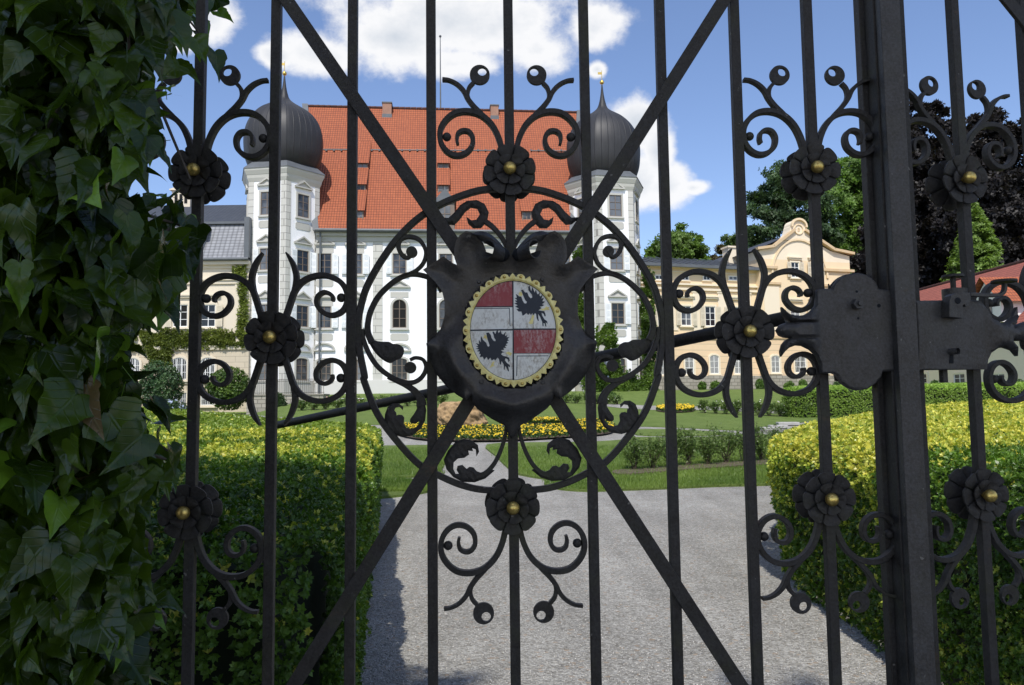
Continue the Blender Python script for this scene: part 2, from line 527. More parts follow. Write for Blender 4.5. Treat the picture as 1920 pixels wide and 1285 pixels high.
def tri_fill(outline, spacing):
    """CDT of a polygon with interior grid; returns verts 2d, tris"""
    O = np.array(outline, float)
    x0, y0 = O.min(0); x1, y1 = O.max(0)
    pts = [tuple(p) for p in O]
    gx = np.arange(x0 + spacing / 2, x1, spacing); gy = np.arange(y0 + spacing / 2, y1, spacing)
    if len(gx) * len(gy) < 60000:
        A = O; B = np.roll(O, -1, 0)
        G = np.array([(x, y) for x in gx for y in gy]) if len(gx) and len(gy) else np.zeros((0, 2))
        if len(G):
            ins = np.zeros(len(G), bool); dm = np.full(len(G), 1e9)
            for a, b in zip(A, B):
                c = (a[1] > G[:, 1]) != (b[1] > G[:, 1])
                with np.errstate(divide='ignore', invalid='ignore'):
                    xx = (b[0] - a[0]) * (G[:, 1] - a[1]) / (b[1] - a[1] + 1e-15) + a[0]
                ins ^= c & (G[:, 0] < xx)
                ab = b - a; L = ab @ ab + 1e-15
                tt = np.clip(((G - a) @ ab) / L, 0, 1)
                dm = np.minimum(dm, np.linalg.norm(G - a - tt[:, None] * ab, axis=1))
            pts += [tuple(p) for p in G[ins & (dm > spacing * 0.45)]]
    n = len(O)
    r = delaunay_2d_cdt([Vector(p) for p in pts], [(i, (i + 1) % n) for i in range(n)], [list(range(n))], 1, 1e-7)
    return np.array([(v.x, v.y) for v in r[0]]), [tuple(f) for f in r[2]]


def bdist(V, O):
    O = np.array(O, float); dm = np.full(len(V), 1e9)
    for a, b in zip(O, np.roll(O, -1, 0)):
        ab = b - a; L = ab @ ab + 1e-15
        tt = np.clip(((V - a) @ ab) / L, 0, 1)
        dm = np.minimum(dm, np.linalg.norm(V - a - tt[:, None] * ab, axis=1))
    return dm


def boundary(tris):
    cnt = {}
    for f in tris:
        for i in range(len(f)):
            e = (f[i], f[(i + 1) % len(f)])
            cnt[e] = cnt.get(e, 0) + 1
    return [e for e in cnt if (e[1], e[0]) not in cnt]


def relief(mb, outline, spacing, hf, y0, th, mi=0):
    """plate in x,z: front surface at y0-hf(V,dist), back th behind it"""
    V, T = tri_fill(outline, spacing)
    d = bdist(V, outline)
    h = hf(V, d)
    n = len(V)
    P = [(V[i][0], y0 - h[i], V[i][1]) for i in range(n)] + [(V[i][0], y0 - h[i] + th, V[i][1]) for i in range(n)]
    Fc = list(T) + [tuple(n + i for i in reversed(t)) for t in T]
    Fc += [(b, a, n + a, n + b) for a, b in boundary(T)]
    mb.add(P, Fc, mi)


def strip(mb, pts, w, depth, y=0.0, n=7, ch=0.22, mi=0, smoothpts=True):
    """forged bar swept along x,z points. w: width or list of widths per control point"""
    pts = np.array(pts, float)
    ww = np.full(len(pts), w, float) if np.isscalar(w) else np.interp(np.linspace(0, 1, len(pts)), np.linspace(0, 1, len(w)), w)
    Q = np.column_stack([pts, ww])
    if smoothpts and len(pts) > 2: Q = cr(Q, n)
    P = Q[:, :2]; wd = np.maximum(Q[:, 2], 0.001)
    T = np.gradient(P, axis=0); T /= np.linalg.norm(T, axis=1)[:, None] + 1e-12
    N = np.column_stack([-T[:, 1], T[:, 0]])
    V = []; Fc = []
    for p, nn, q in zip(P, N, wd):
        a = q / 2; d = depth / 2; c = min(a, d) * ch
        for s, t in ((a, d - c), (a - c, d), (-a + c, d), (-a, d - c), (-a, -d + c), (-a + c, -d), (a - c, -d), (a, -d + c)):
            V.append((p[0] + nn[0] * s, y + t, p[1] + nn[1] * s))
    k = 8
    for i in range(len(P) - 1):
        for j in range(k):
            Fc.append((i * k + j, i * k + (j + 1) % k, (i + 1) * k + (j + 1) % k, (i + 1) * k + j))
    Fc.append(tuple(range(k - 1, -1, -1))); e = (len(P) - 1) * k
    Fc.append(tuple(range(e, e + k)))
    mb.add(V, Fc, mi)


def ringdisc(mb, c, R, hc, r, y, depth, n=28, mi=0):
    V = []
    for yy in (y - depth / 2, y + depth / 2):
        for (cc, rr) in ((c, R), (hc, r)):
            for i in range(n):
                t = 2 * PI * i / n
                V.append((cc[0] + rr * math.cos(t), yy, cc[1] + rr * math.sin(t)))
    Fc = []
    for i in range(n):
        j = (i + 1) % n
        Fc += [(i, j, n + j, n + i), (2 * n + j, 2 * n + i, 3 * n + i, 3 * n + j), (i, 2 * n + i, 2 * n + j, j), (n + i, n + j, 3 * n + j, 3 * n + i)]
    mb.add(V, Fc, mi)

# ================================================================== THE GATE
GF = Frame((0, 1.5), (1, 1.54))
RFX = 0.785
RF = Frame((RFX, 1.5 + .04 * RFX), (RFX + 1, 1.5 + .04 * RFX + 0.20))


def crop(x0, y0, s):
    return lambda X, Y: (x0 + X / s, y0 + Y / s)


def G(pts, c=None, fr=GF, off=0.0):
    return np.array([fr.uv(*(c(*p) if c else p), off) for p in pts])


GATE_Z0, GATE_Z1 = 0.10, 2.95
gate = fthing('wrought_iron_gate', 'black wrought iron gate leaf carrying the crest shield, rosettes and scrollwork', 'gate', GF)
gate2 = fthing('wrought_iron_gate', 'second gate leaf at the right edge, beyond the thick post, carrying the key box', 'gate', RF)

# --- bars (centre x at y=318 and y=962 in the photo)
bars = [(372, 359), (515, 507), (660, 658), (809, 811), (955, 964), (1098, 1113), (1244, 1263), (1387, 1408), (1525, 1552)]
bar_u = []
for a, b in bars:
    p = GF.uv(a, 318); q = GF.uv(b, 962)
    bar_u.append((p[0] + q[0]) / 2)
# left leaf side bars hidden in the ivy
us = list(bar_u)
step = us[1] - us[0]
us = [us[0] - 2 * step * 0.98, us[0] - step * 0.99] + us


def bar(u, parent, w=0.0185, d=0.018, z0=GATE_Z0, z1=GATE_Z1, y=0.0, name='bar'):
    mb = MB(); mb.box(u - w / 2, u + w / 2, y - d / 2, y + d / 2, z0, z1)
    return mb.build(name, M['iron'], parent, bevel=0.0012)


for u in us: bar(u, gate)
uL = us[0] - 0.06
bar(uL, gate, 0.045, 0.045, name='hinge_stile')
uS = GF.uv(1707, 780, 0.045)[0]
# meeting stile: stepped profile, front astragal 40 mm wide standing proud
mb = MB()
mb.box(uS - 0.020, uS + 0.020, -0.050, -0.030, 0.05, GATE_Z1 + .03)
mb.build('astragal', M['iron_grey'], gate, bevel=0.0015)
mb = MB(); mb.box(uS - 0.024, uS + 0.012, -0.030, 0.006, 0.05, GATE_Z1)
mb.build('stile', M['iron'], gate, bevel=0.0015)
mb = MB(); mb.box(uS - 0.034, uS - 0.006, 0.006, 0.030, 0.05, GATE_Z1)
mb.build('stile', M['iron'], gate, bevel=0.0015)
for z in (0.08, GATE_Z1 - 0.02):
    mb = MB(); mb.box(uL, uS - 0.024, -0.014, 0.014, z, z + 0.035); mb.build('rail', M['iron'], gate, bevel=0.0015)

# --- diagonal braces, flat bars laid over the front of the upright bars
for (a, b) in (((529, -12), (872, 488)), ((1365, -12), (1048, 490)), ((897, 725), (530, 1319)), ((1025, 725), (1412, 1322))):
    mb = MB(); pa, pb = G([a, b], off=0.014)
    d = pa - pb if a[1] < 0 else pb - pa
    far = pa if a[1] < 0 else pb
    tz = GATE_Z1 if a[1] < 0 else GATE_Z0
    end = far + d * ((tz - far[1]) / d[1]) if abs((tz - far[1]) / d[1]) < 3 else far
    start = pb if a[1] < 0 else pa
    strip(mb, [start, end], 0.0262, 0.008, y=-0.0135, smoothpts=False)
    mb.build('diagonal_brace', M['iron'], gate, smooth=30)


# --- rosettes
def petal_disc(R, r_in, cup, lobes, depth_fn, nr=12, nphi=128, inner=0.0, th=0.004, phase=0.0):
    V = []; Fc = []
    for side in (0, 1):
        for i in range(nr + 1):
            for j in range(nphi):
                ph = 2 * PI * j / nphi
                l = abs(math.cos(lobes * (ph + phase) / 2))
                edge = R * (0.885 + 0.115 * (1 - (1 - l) ** 3.2))
                rr = r_in + (edge - r_in) * i / nr
                t = rr / R
                h = depth_fn(t)
                crease = max(0, 1 - l / 0.16)
                h -= 0.0026 * crease * min(1, t * 1.6)
                h += 0.0028 * (1 - (1 - l) ** 2) * math.sin(min(1, max(0, (t - .25) / .75)) * PI)
                wob = 0.0007 * math.sin(ph * 5 + t * 9)
                V.append((rr * math.cos(ph), -h - wob + (th if side else 0), rr * math.sin(ph)))
    n = (nr + 1) * nphi
    for i in range(nr):
        for j in range(nphi):
            a = i * nphi + j; b = i * nphi + (j + 1) % nphi; c = b + nphi; d = a + nphi
            Fc.append((a, b, c, d)); Fc.append((n + d, n + c, n + b, n + a))
    for j in range(nphi):
        for base in (0, nr * nphi):
            a = base + j; b = base + (j + 1) % nphi
            Fc.append((a, n + a, n + b, b))
    return V, Fc


ros_cache = {}


def rosette(parent, fr, px, py, s=1.0):
    """px,py is where the gilt knob sits"""
    c = fr.uv(px, py, 0.030)
    if not ros_cache:
        mb = MB(); mb.add(*petal_disc(0.0505, 0.006, 0, 8, lambda t: 0.008 + 0.013 * t ** 1.2))
        e = mb.build('outer_petals', M['iron'], None, smooth=35)
        mb2 = MB(); mb2.add(*petal_disc(0.0300, 0.004, 0, 6, lambda t: 0.014 + 0.011 * t ** 1.3, th=0.003, phase=0.3))
        f2 = mb2.build('inner_petals', M['iron'], None, smooth=35)
        mb3 = MB(); mb3.cyl((0, -0.010, 0), (0, -0.024, 0), 0.007, 0.005, 16); mb3.sphere((0, -0.030, 0), 0.0124, 24, sy=0.95)
        g = mb3.build('gilt_knob', M['gold'], None, smooth=60)
        mb4 = MB(); mb4.add(*petal_disc(0.0525, 0.006, 0, 8, lambda t: -0.014 - 0.012 * t ** 1.3, phase=0.2))
        h = mb4.build('rear_petals', M['iron'], None, smooth=35)
        mb5 = MB(); mb5.cyl((0, -0.014, 0), (0, 0.018, 0), 0.015, 0.015, 20)
        k = mb5.build('rosette', M['iron'], None, smooth=40)
        for o in (e, f2, g, h, k): COL.objects.unlink(o)
        ros_cache.update(k=k, subs=[e, f2, g, h])
    o = ros_cache['k'].copy(); COL.objects.link(o); o.parent = parent
    o.location = (float(c[0]), 0, float(c[1]))
    o.rotation_euler = (0, random.uniform(-.25, .25), 0)
    for q in ros_cache['subs']:
        d = q.copy(); COL.objects.link(d); d.parent = o
    return c


# --- scroll motifs, as offsets from their rosette centre, traced on the central rosette and the mid-left one
cT = crop(760, 60, 3.213)
oT = GF.uv(*cT(628, 822))
def offs(pts, c, o): return G(pts, c) - o
T_main = offs([(655, 740), (668, 690), (690, 610), (728, 537), (788, 482), (862, 459), (940, 468), (1000, 512), (1034, 572), (1034, 640), (1002, 695), (950, 722), (895, 713), (853, 675), (842, 622), (862, 583), (897, 574), (928, 590), (938, 625), (933, 655)], cT, oT)
T_br = offs([(748, 515), (785, 475), (832, 428), (868, 380), (892, 333), (930, 295), (975, 273), (1015, 268)], cT, oT)
T_stem = offs([(850, 408), (866, 362), (858, 318), (830, 285)], cT, oT)
T_ring, T_hole, T_ball = offs([(792, 238), (777, 220), (997, 610)], cT, oT)
cM = crop(240, 440, 3.382)
oM = GF.uv(*cM(892, 652))
M_main = offs([(962, 540), (980, 490), (1000, 430), (1030, 350), (1080, 292), (1150, 260), (1230, 256), (1310, 290), (1354, 350), (1360, 420), (1330, 480), (1270, 507), (1210, 490), (1170, 440), (1174, 390), (1210, 362), (1250, 370), (1270, 395), (1268, 418)], cM, oM)
M_leaf = offs([(1005, 400), (1030, 330), (1038, 260), (1020, 190), (997, 145), (974, 110)], cM, oM)
M_ball = offs([(1322, 395)], cM, oM)[0]
M_main = M_main * np.array([1.0, 1.0]); 


def motif_T(parent, c, sx, sz):
    tr = lambda P: np.array(P) * np.array([sx, sz]) + c
    mb = MB()
    strip(mb, tr(T_main), [.011, .0105, .0105, .010, .010, .009, .008, .0055], 0.017, n=8)
    strip(mb, tr(T_br), [.006, .009, .009, .0085, .0075, .006, .0065], 0.014, n=7)
    strip(mb, tr(T_stem), [.006, .0075, .007], 0.012, n=6)
    ringdisc(mb, tr(T_ring), 0.0197, tr(T_hole), 0.0088, 0, 0.008)
    b = tr(T_ball); mb.sphere((b[0], 0, b[1]), 0.0088, 18)
    return mb.build('scroll', M['iron'], parent, smooth=32)


def motif_M(parent, c, sx, sz):
    tr = lambda P: np.array(P) * np.array([sx, sz]) + c
    mb = MB()
    strip(mb, tr(M_main), [.011, .0105, .0105, .010, .010, .009, .008, .0055], 0.017, n=8)
    strip(mb, tr(M_leaf), [.006, .0095, .0105, .0095, .007, .0025], 0.015, n=7)
    b = tr(M_ball); mb.sphere((b[0], 0, b[1]), 0.0088, 18)
    return mb.build('scroll', M['iron'], parent, smooth=32)


for (px, py, ty) in ((362, 318, 't'), (956, 315, 't'), (1533, 313, 't'), (343, 962, 'b'), (962, 953, 'b'), (1560, 937, 'b'), (505, 632, 'm'), (1407, 621, 'm')):
    c = rosette(gate, GF, px, py)
    for sx in (-1, 1):
        if ty == 't': motif_T(gate, c, sx, 1)
        elif ty == 'b': motif_T(gate, c, sx, -1)
        else:
            motif_M(gate, c, sx, 1); motif_M(gate, c, sx, -1)

# --- oval ring round the shield
cA = crop(640, 340, 2.989); cB = crop(640, 700, 2.197); cE = crop(640, 680, 4.942)
ring_l = [cA(*p) for p in [(830, 45), (680, 80), (520, 150), (400, 235), (300, 340), (235, 430), (180, 520), (138, 605), (115, 680), (98, 760), (95, 830), (103, 950), (130, 1090)]] + \
         [cB(*p) for p in [(95, 35), (150, 170), (230, 280), (320, 375), (400, 420), (500, 462), (610, 482)]]
uc = GF.uv(959, 620)[0]
rl = G(ring_l)
full = np.vstack([rl, (rl * [-1, 1] + [2 * uc, 0])[::-1]])
mb = MB()
Q = cr(full, 6, closed=True)
strip(mb, np.vstack([Q, Q[:1]]), 0.0118, 0.016, smoothpts=False)
mb.build('oval_ring', M['iron'], gate, smooth=30)


def both(fn, name='scroll', mat='iron', sm=32):
    for s in (1, -1):
        mb = MB()
        fn(mb, (lambda P: np.array(P)) if s == 1 else (lambda P: np.array(P) * [-1, 1] + [2 * uc, 0]))
        mb.build(name, M[mat], gate, smooth=sm)


def orient(P):
    P = np.array(P)
    a = np.sum(P[:, 0] * np.roll(P[:, 1], -1) - np.roll(P[:, 0], -1) * P[:, 1])
    return P if a > 0 else P[::-1]


leafh = lambda V, d: 0.0035 * np.clip(d / 0.006, 0, 1) ** 0.6 + 0.0010 * np.sin(V[:, 0] * 520 + V[:, 1] * 300) * np.clip(d / 0.006, 0, 1)

S1 = G([(398, 398), (372, 430), (338, 410), (320, 365), (335, 325), (385, 312), (440, 332), (474, 395), (462, 455), (425, 497), (380, 520), (330, 540)], cA)
def f1(mb, m):
    strip(mb, m(S1), [.006, .0085, .0085, .008, .0075, .0065, .005], 0.013)
    b = m(G([(395, 398)], cA))[0]; mb.cyl((b[0], -0.0055, b[1]), (b[0], 0.0055, b[1]), 0.0108, n=22)
    strip(mb, m(G([(560, 620), (530, 565), (470, 533), (385, 523), (300, 560), (215, 638), (168, 720), (150, 790), (150, 850), (172, 905)], cA)), [.008, .009, .009, .010, .010, .013], 0.013)
    relief(mb, orient(m(G(cr([(143, 800), (160, 868), (205, 897), (265, 900), (290, 912), (320, 914), (346, 932), (350, 957), (335, 990), (305, 1003), (272, 1020), (230, 1000), (190, 962), (160, 915), (147, 865)], 3, True), cA))), 0.006, leafh, -0.001, 0.006)
both(f1)


def f2(mb, m):
    strip(mb, m(G([(118, 830), (125, 890), (160, 975), (215, 1050), (300, 1107), (385, 1130), (445, 1105), (475, 1050), (460, 1003), (418, 990), (385, 1002)], cA)), [.007, .009, .0095, .009, .008, .007, .006], 0.013)
    b = m(G([(387, 1045)], cA))[0]; mb.cyl((b[0], -0.0055, b[1]), (b[0], 0.0055, b[1]), 0.0112, n=22)
    strip(mb, m(G([(430, 140), (520, 175), (600, 210), (680, 265), (730, 330), (745, 400)], cE)), [.006, .010, .012, .014, .020], 0.010)
    relief(mb, orient(m(G([(650, 235), (690, 300), (705, 360), (700, 430), (672, 478), (640, 520), (637, 550), (652, 567), (690, 566), (722, 543), (722, 565), (690, 600), (640, 615), (600, 605), (578, 565), (582, 510), (565, 487), (530, 483), (510, 493), (507, 462), (490, 445), (500, 420), (540, 412), (570, 440), (573, 410), (530, 378), (480, 378), (430, 412), (405, 480), (398, 550), (425, 618), (480, 668), (570, 690), (660, 675), (730, 620), (775, 540), (786, 440), (768, 360), (725, 290), (690, 250)], cE))), 0.005, leafh, -0.002, 0.006)
both(f2)

cD = crop(480, 720, 4.0)
def f3(mb, m):
    strip(mb, m(G([(1882, 300), (1868, 390), (1835, 500), (1785, 600), (1720, 670), (1650, 695)], cD)), [.006, .0075, .008, .0085, .011], 0.012)
    relief(mb, orient(m(G([(1760, 640), (1700, 672), (1655, 655), (1632, 628), (1602, 622), (1580, 638), (1548, 608), (1512, 615), (1504, 645), (1522, 675), (1497, 676), (1480, 640), (1482, 590), (1515, 560), (1562, 555), (1598, 530), (1592, 500), (1628, 505), (1622, 482), (1648, 492), (1653, 545), (1673, 510), (1665, 460), (1620, 425), (1560, 413), (1500, 430), (1440, 500), (1408, 570), (1428, 640), (1480, 700), (1550, 735), (1640, 738), (1720, 710), (1790, 650)], cD))), 0.005, leafh, -0.002, 0.006)
both(f3)


def f4(mb, m):
    relief(mb, orient(m(G([(200, 1118), (260, 1122), (300, 1085), (330, 1045), (370, 1020), (430, 1014), (478, 1038), (503, 1088), (494, 1140), (455, 1182), (410, 1183), (378, 1155), (368, 1115), (398, 1137), (428, 1132), (450, 1100), (432, 1065), (395, 1058), (360, 1085), (328, 1130), (295, 1163), (258, 1160), (235, 1142)], cT))), 0.005, leafh, -0.002, 0.006)
    strip(mb, m(G([(478, 1140), (530, 1180), (580, 1240), (612, 1300)], cT)), [.010, .009, .008], 0.012)
both(f4)

# --- the cartouche shield
sh = [(956, 479), (942, 487), (925, 487), (915, 486), (911, 472), (906, 458), (896, 448), (889, 440), (874, 436), (862, 444), (855, 455), (852, 470), (852, 485), (857, 499), (846, 494), (832, 483), (794, 508), (817, 531), (829, 547), (834, 567), (834, 594), (826, 618), (800.6, 646), (804, 668), (817, 701), (837, 725), (857, 741), (874, 751), (884, 741), (887, 757), (896, 768), (922, 786), (945, 798), (959, 824)]
SH = G(sh, off=0.03)
ucs = GF.uv(959, 620, 0.03)[0]
SH = np.vstack([SH, (SH * [-1, 1] + [2 * ucs, 0])[::-1][1:-1]])
scz = GF.uv(961, 620, 0.04)


def shield_h(V, d):
    x = (V[:, 0] - scz[0]) / 0.086; z = (V[:, 1] - scz[1]) / 0.100
    q = np.sqrt(x * x + z * z)
    up = sst((V[:, 1] - scz[1] + 0.015) / 0.05); low = 1 - up
    dome = 0.008 + low * 0.022 * np.clip(d / 0.040, 0, 1) ** 0.7 + up * 0.012 * np.exp(-(d / 0.017) ** 1.5)
    for cpt in ((800.6, 646), (872, 750)):
        q_ = GF.uv(*cpt, 0.03)
        for sg_ in (0, 1):
            xx = q_[0] if not sg_ else 2 * ucs - q_[0]
            dome = dome + 0.022 * np.exp(-(((V[:, 0] - xx) ** 2 + (V[:, 1] - q_[1]) ** 2) / 0.016 ** 2))
    bulge = 0.018 * np.exp(-((q - 1.40) / 0.20) ** 2) * np.clip((-V[:, 1] + scz[1]) / 0.09, 0, 1)
    top = 0.008 * np.exp(-(d / 0.007) ** 2) * (V[:, 1] > scz[1] + 0.02)
    corner = 0.012 * np.exp(-(d / 0.008) ** 2) * (np.abs(V[:, 0] - ucs) > 0.09)
    dish = -0.008 * np.exp(-((q - 1.15) / 0.12) ** 2)
    flat = np.clip(1.12 - q, 0, 1) * 3
    h = dome + bulge + top + corner + dish
    h = dome + bulge
    return np.where(q < 1.08, 0.018, h) + 0.0008 * np.sin(V[:, 0] * 90) * np.cos(V[:, 1] * 70)


mb = MB(); relief(mb, orient(SH), 0.0040, shield_h, -0.022, 0.003)
shield = mb.build('crest_shield', M['shield'], gate, smooth=50)


def curl(sgn):
    """rolled iron volute at the top of the shield"""
    mb = MB(); V = []; Fc = []
    c0 = G([(918, 470)], off=0.06)[0]; c1 = G([(948, 472)], off=0.06)[0]
    n, m = 26, 10
    for side in (0, 1):
        for i in range(m + 1):
            t = i / m
            cx_ = c0[0] * (1 - t) + c1[0] * t - 0.004; cz_ = c0[1] * (1 - t) + c1[1] * t - 0.004 * t
            R = (0.0190 - 0.006 * t) - (0.0025 if side else 0)
            yy = -0.072 + 0.030 * t
            for j in range(n + 1):
                a = math.radians(125 - 305 * j / n)
                rr = R * (1 - 0.10 * j / n)
                V.append((cx_ + rr * math.cos(a) * 0.72, yy - rr * math.cos(a) * 0.66, cz_ + rr * math.sin(a)))
    k = n + 1; tot = (m + 1) * k
    for i in range(m):
        for j in range(n):
            a = i * k + j
            Fc.append((a, a + 1, a + k + 1, a + k)); Fc.append((tot + a + k, tot + a + k + 1, tot + a + 1, tot + a))
    for j in range(n):
        Fc.append((j, tot + j, tot + j + 1, j + 1)); a = m * k + j; Fc.append((a, a + 1, tot + a + 1, tot + a))
    for i in range(m):
        for j in (0, n):
            a = i * k + j; Fc.append((a, a + k, tot + a + k, tot + a))
    # sheet from the lobe to the roll
    L = G([(884, 437), (900, 434), (917, 439), (932, 450), (948, 466)], off=0.05)
    B = G([(893, 446), (902, 456), (914, 458), (928, 466), (942, 478)], off=0.05)
    s0 = len(V)
    for i, (p, q) in enumerate(zip(cr(L, 4), cr(B, 4))):
        t = i / 16
        V.append((p[0], -0.045 - 0.010 * math.sin(t * PI), p[1])); mid = (p + q) / 2
        V.append((mid[0], -0.060 - 0.010 * math.sin(t * PI), mid[1])); V.append((q[0], -0.056 - 0.012 * math.sin(t * PI), q[1]))
        if i:
            b = s0 + 3 * (i - 1)
            Fc += [(b, b + 1, b + 4, b + 3), (b + 1, b + 2, b + 5, b + 4)]
    if sgn < 0: V = [(2 * ucs - v[0], v[1], v[2]) for v in V]
    mb.add(V, Fc)
    q_ = c1 if sgn > 0 else [2 * ucs - c1[0], c1[1]]
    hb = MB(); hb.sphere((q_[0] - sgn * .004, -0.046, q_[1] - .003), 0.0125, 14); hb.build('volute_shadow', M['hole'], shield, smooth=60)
    o = mb.build('volute', M['iron_grey'], shield, smooth=50)
    o.modifiers.new('solid', 'SOLIDIFY').thickness = 0.0018
    return o
curl(1); curl(-1)
for px, py in ((898, 528), (1017, 524), (903, 716), (1018, 717)):
    p = GF.uv(px, py, 0.055)
    mb = MB(); mb.cyl((p[0], -0.052, p[1]), (p[0], -0.057, p[1]), 0.0042, 0.003, 14)
    mb.build('rivet', M['iron_grey'], shield, smooth=40)

# --- coat of arms: oval painted plate with gilt scalloped rim (thing > part > sub-part)
cC = crop(860, 500, 5.352)
YF = 0.052
def C(pts, off=YF): return G(pts, cC, off=off)
ctr = C([(547, 640)])[0]
rx = (C([(987, 640)])[0][0] - C([(110, 640)])[0][0]) / 2
rz = (C([(547, 132)])[0][1] - C([(547, 1143)])[0][1]) / 2
ell = lambda k=1.0, n=96: np.array([[ctr[0] + rx * k * math.cos(t), ctr[1] + rz * k * math.sin(t)] for t in np.linspace(0, 2 * PI, n, endpoint=False)])
mb = MB(); mb.prism(ell(1.03), -YF, -YF + 0.012)
arms = mb.build('coat_of_arms', M['en_black'], gate)
# rim
V = []; Fc = []; n = 18 * 18
for j in range(n):
    t = 2 * PI * j / n + PI / 2
    ph = (j / 18.0) % 1.0; idx = 0
    if idx % 1 == 0:
        q = (ph * 2)
        lobe = 0.0068 * math.sqrt(max(0, 1 - ((ph - 0.5) / 0.27) ** 2)) if abs(ph - 0.5) < 0.27 else 0
        tip = 0.0078 * max(0, 1 - min(ph, 1 - ph) / 0.20)
        e = max(lobe, tip)
    for k_, (a, y) in enumerate(((0.985, 0.0035), (1.02, 0.0055), (1.0, 0.0045), (1.0, 0.0005))):
        ex = 0 if k_ < 2 else (0.0052 + e)
        kx = rx * a + ex; kz = rz * a + ex
        V.append((ctr[0] + kx * math.cos(t), -YF - y, ctr[1] + kz * math.sin(t)))
for j in range(n):
    i = (j + 1) % n
    for q in range(3): Fc.append((4 * j + q, 4 * i + q, 4 * i + q + 1, 4 * j + q + 1))
    Fc.append((4 * j + 3, 4 * i + 3, 4 * i, 4 * j))
mb = MB(); mb.add(V, Fc); mb.build('gilt_rim', M['gilt'], arms, smooth=35)
mb = MB()
for j in range(18):
    t = 2 * PI * (j + 0.5) / 18 + PI / 2
    mb = MB(); mb.sphere((ctr[0] + (rx + 0.0068) * math.cos(t), -YF - 0.0050, ctr[1] + (rz + 0.0068) * math.sin(t)), 0.0032, 12)
    mb.build('rim_rivet', M['gold'], arms, smooth=60)


def clip_ell(x0, x1, z0, z1, k=0.975, n=24):
    """rectangle in plate coords clipped by the oval"""
    P = [(x0 + (x1 - x0) * i / n, z0) for i in range(n)] + [(x1, z0 + (z1 - z0) * i / n) for i in range(n)] + [(x1 + (x0 - x1) * i / n, z1) for i in range(n)] + [(x0, z1 + (z0 - z1) * i / n) for i in range(n)]
    out = []
    for x, z in P:
        dx = (x - ctr[0]) / (rx * k); dz = (z - ctr[1]) / (rz * k)
        r = math.hypot(dx, dz)
        if r > 1: x = ctr[0] + dx / r * rx * k; z = ctr[1] + dz / r * rz * k
        out.append((x, z))
    return out


def cz_(Y): return C([(547, Y)])[0][1]
def cx__(X): return C([(X, 640)])[0][0]
lw = 0.0011
big = 0.2
for nm, mt, x0, x1, y0, y1 in (('red_field', 'en_red', 100, 541, 120, 400), ('white_field', 'en_white', 100, 541, 410, 633),
                               ('white_field', 'en_white', 552, 1000, 120, 625), ('white_field', 'en_white', 100, 541, 645, 1160),
                               ('red_field', 'en_red', 552, 1000, 637, 872), ('white_field', 'en_white', 552, 1000, 876, 1160)):
    mb = MB(); P = clip_ell(cx__(x0), cx__(x1), cz_(y1), cz_(y0))
    c_ = np.mean(P, axis=0)
    rr = lambda x, z: 0.004 * max(0, 1 - ((x - ctr[0]) / rx) ** 2 - ((z - ctr[1]) / rz) ** 2)
    Pn = []
    for p in P:
        if not Pn or math.hypot(p[0] - Pn[-1][0], p[1] - Pn[-1][1]) > 3e-4: Pn.append(p)
    if math.hypot(Pn[0][0] - Pn[-1][0], Pn[0][1] - Pn[-1][1]) < 3e-4: Pn.pop()
    V, T = tri_fill(orient(np.array(Pn)), 0.006)
    mb.add([(v[0], -YF - 0.0008 - rr(v[0], v[1]), v[1]) for v in V], T)
    mb.build(nm, M[mt], arms, smooth=60)


def painted(pts, mat, name, lift=0.0013, sp=0.003):
    P = orient(np.array(pts)); V, T = tri_fill(P, sp)
    mb = MB(); mb.add([(v[0], -YF - lift - 0.004 * max(0, 1 - ((v[0] - ctr[0]) / rx) ** 2 - ((v[1] - ctr[1]) / rz) ** 2), v[1]) for v in V], T)
    return mb.build(name, M[mat], arms)


for a, b, wd in (((160, 424), (512, 421), 7), ((508, 424), (515, 600), 7), ((582, 900), (900, 897), 7), ((586, 904), (581, 1100), 7), ((112, 639), (985, 630), 11), ((545, 140), (545, 1140), 11), ((160, 405), (541, 402), 5), ((552, 874), (930, 872), 4)):
    d = np.array(b, float) - a; nn = np.array([-d[1], d[0]]) / np.linalg.norm(d) * wd / 2
    m1 = np.array(a, float); m2 = np.array(b, float)
    k = 8
    top = [tuple(m1 + d * i / k + nn) for i in range(k + 1)]; bot = [tuple(m2 - d * i / k - nn) for i in range(k + 1)]
    painted(C(top + bot), 'en_black', 'painted_line', 0.0010, 0.05)

eagle = [(625, 240), (645, 235), (665, 262), (688, 262), (702, 300), (722, 322), (738, 312), (735, 285), (715, 262), (700, 240), (696, 205), (712, 192), (722, 235), (730, 250), (738, 205), (752, 235), (762, 262), (775, 232), (785, 270), (795, 282), (815, 258), (812, 292), (820, 300), (842, 283), (836, 312), (830, 322), (856, 315), (845, 340), (838, 350), (866, 352), (848, 372), (835, 380), (858, 388), (835, 402), (812, 405), (832, 418), (812, 432), (800, 442), (830, 446), (858, 450), (870, 480), (872, 502), (860, 500), (852, 478), (832, 466), (835, 490), (858, 530), (885, 550), (892, 578), (878, 566), (872, 560), (880, 606), (868, 600), (862, 572), (850, 570), (850, 604), (840, 594), (836, 556), (815, 505), (795, 478), (797, 510), (803, 548), (792, 545), (780, 518), (776, 480), (765, 470), (748, 492), (738, 470), (722, 490), (712, 470), (695, 490), (680, 468), (655, 490), (640, 497), (628, 455), (600, 455), (578, 432), (605, 425), (565, 405), (592, 392), (556, 372), (585, 365), (560, 345), (588, 342), (560, 318), (582, 318), (580, 300), (572, 278), (592, 290), (605, 302), (628, 305), (640, 340), (655, 370), (675, 375), (685, 358), (668, 342), (655, 315), (645, 290), (638, 270)]
painted(C(eagle), 'en_black', 'black_eagle')
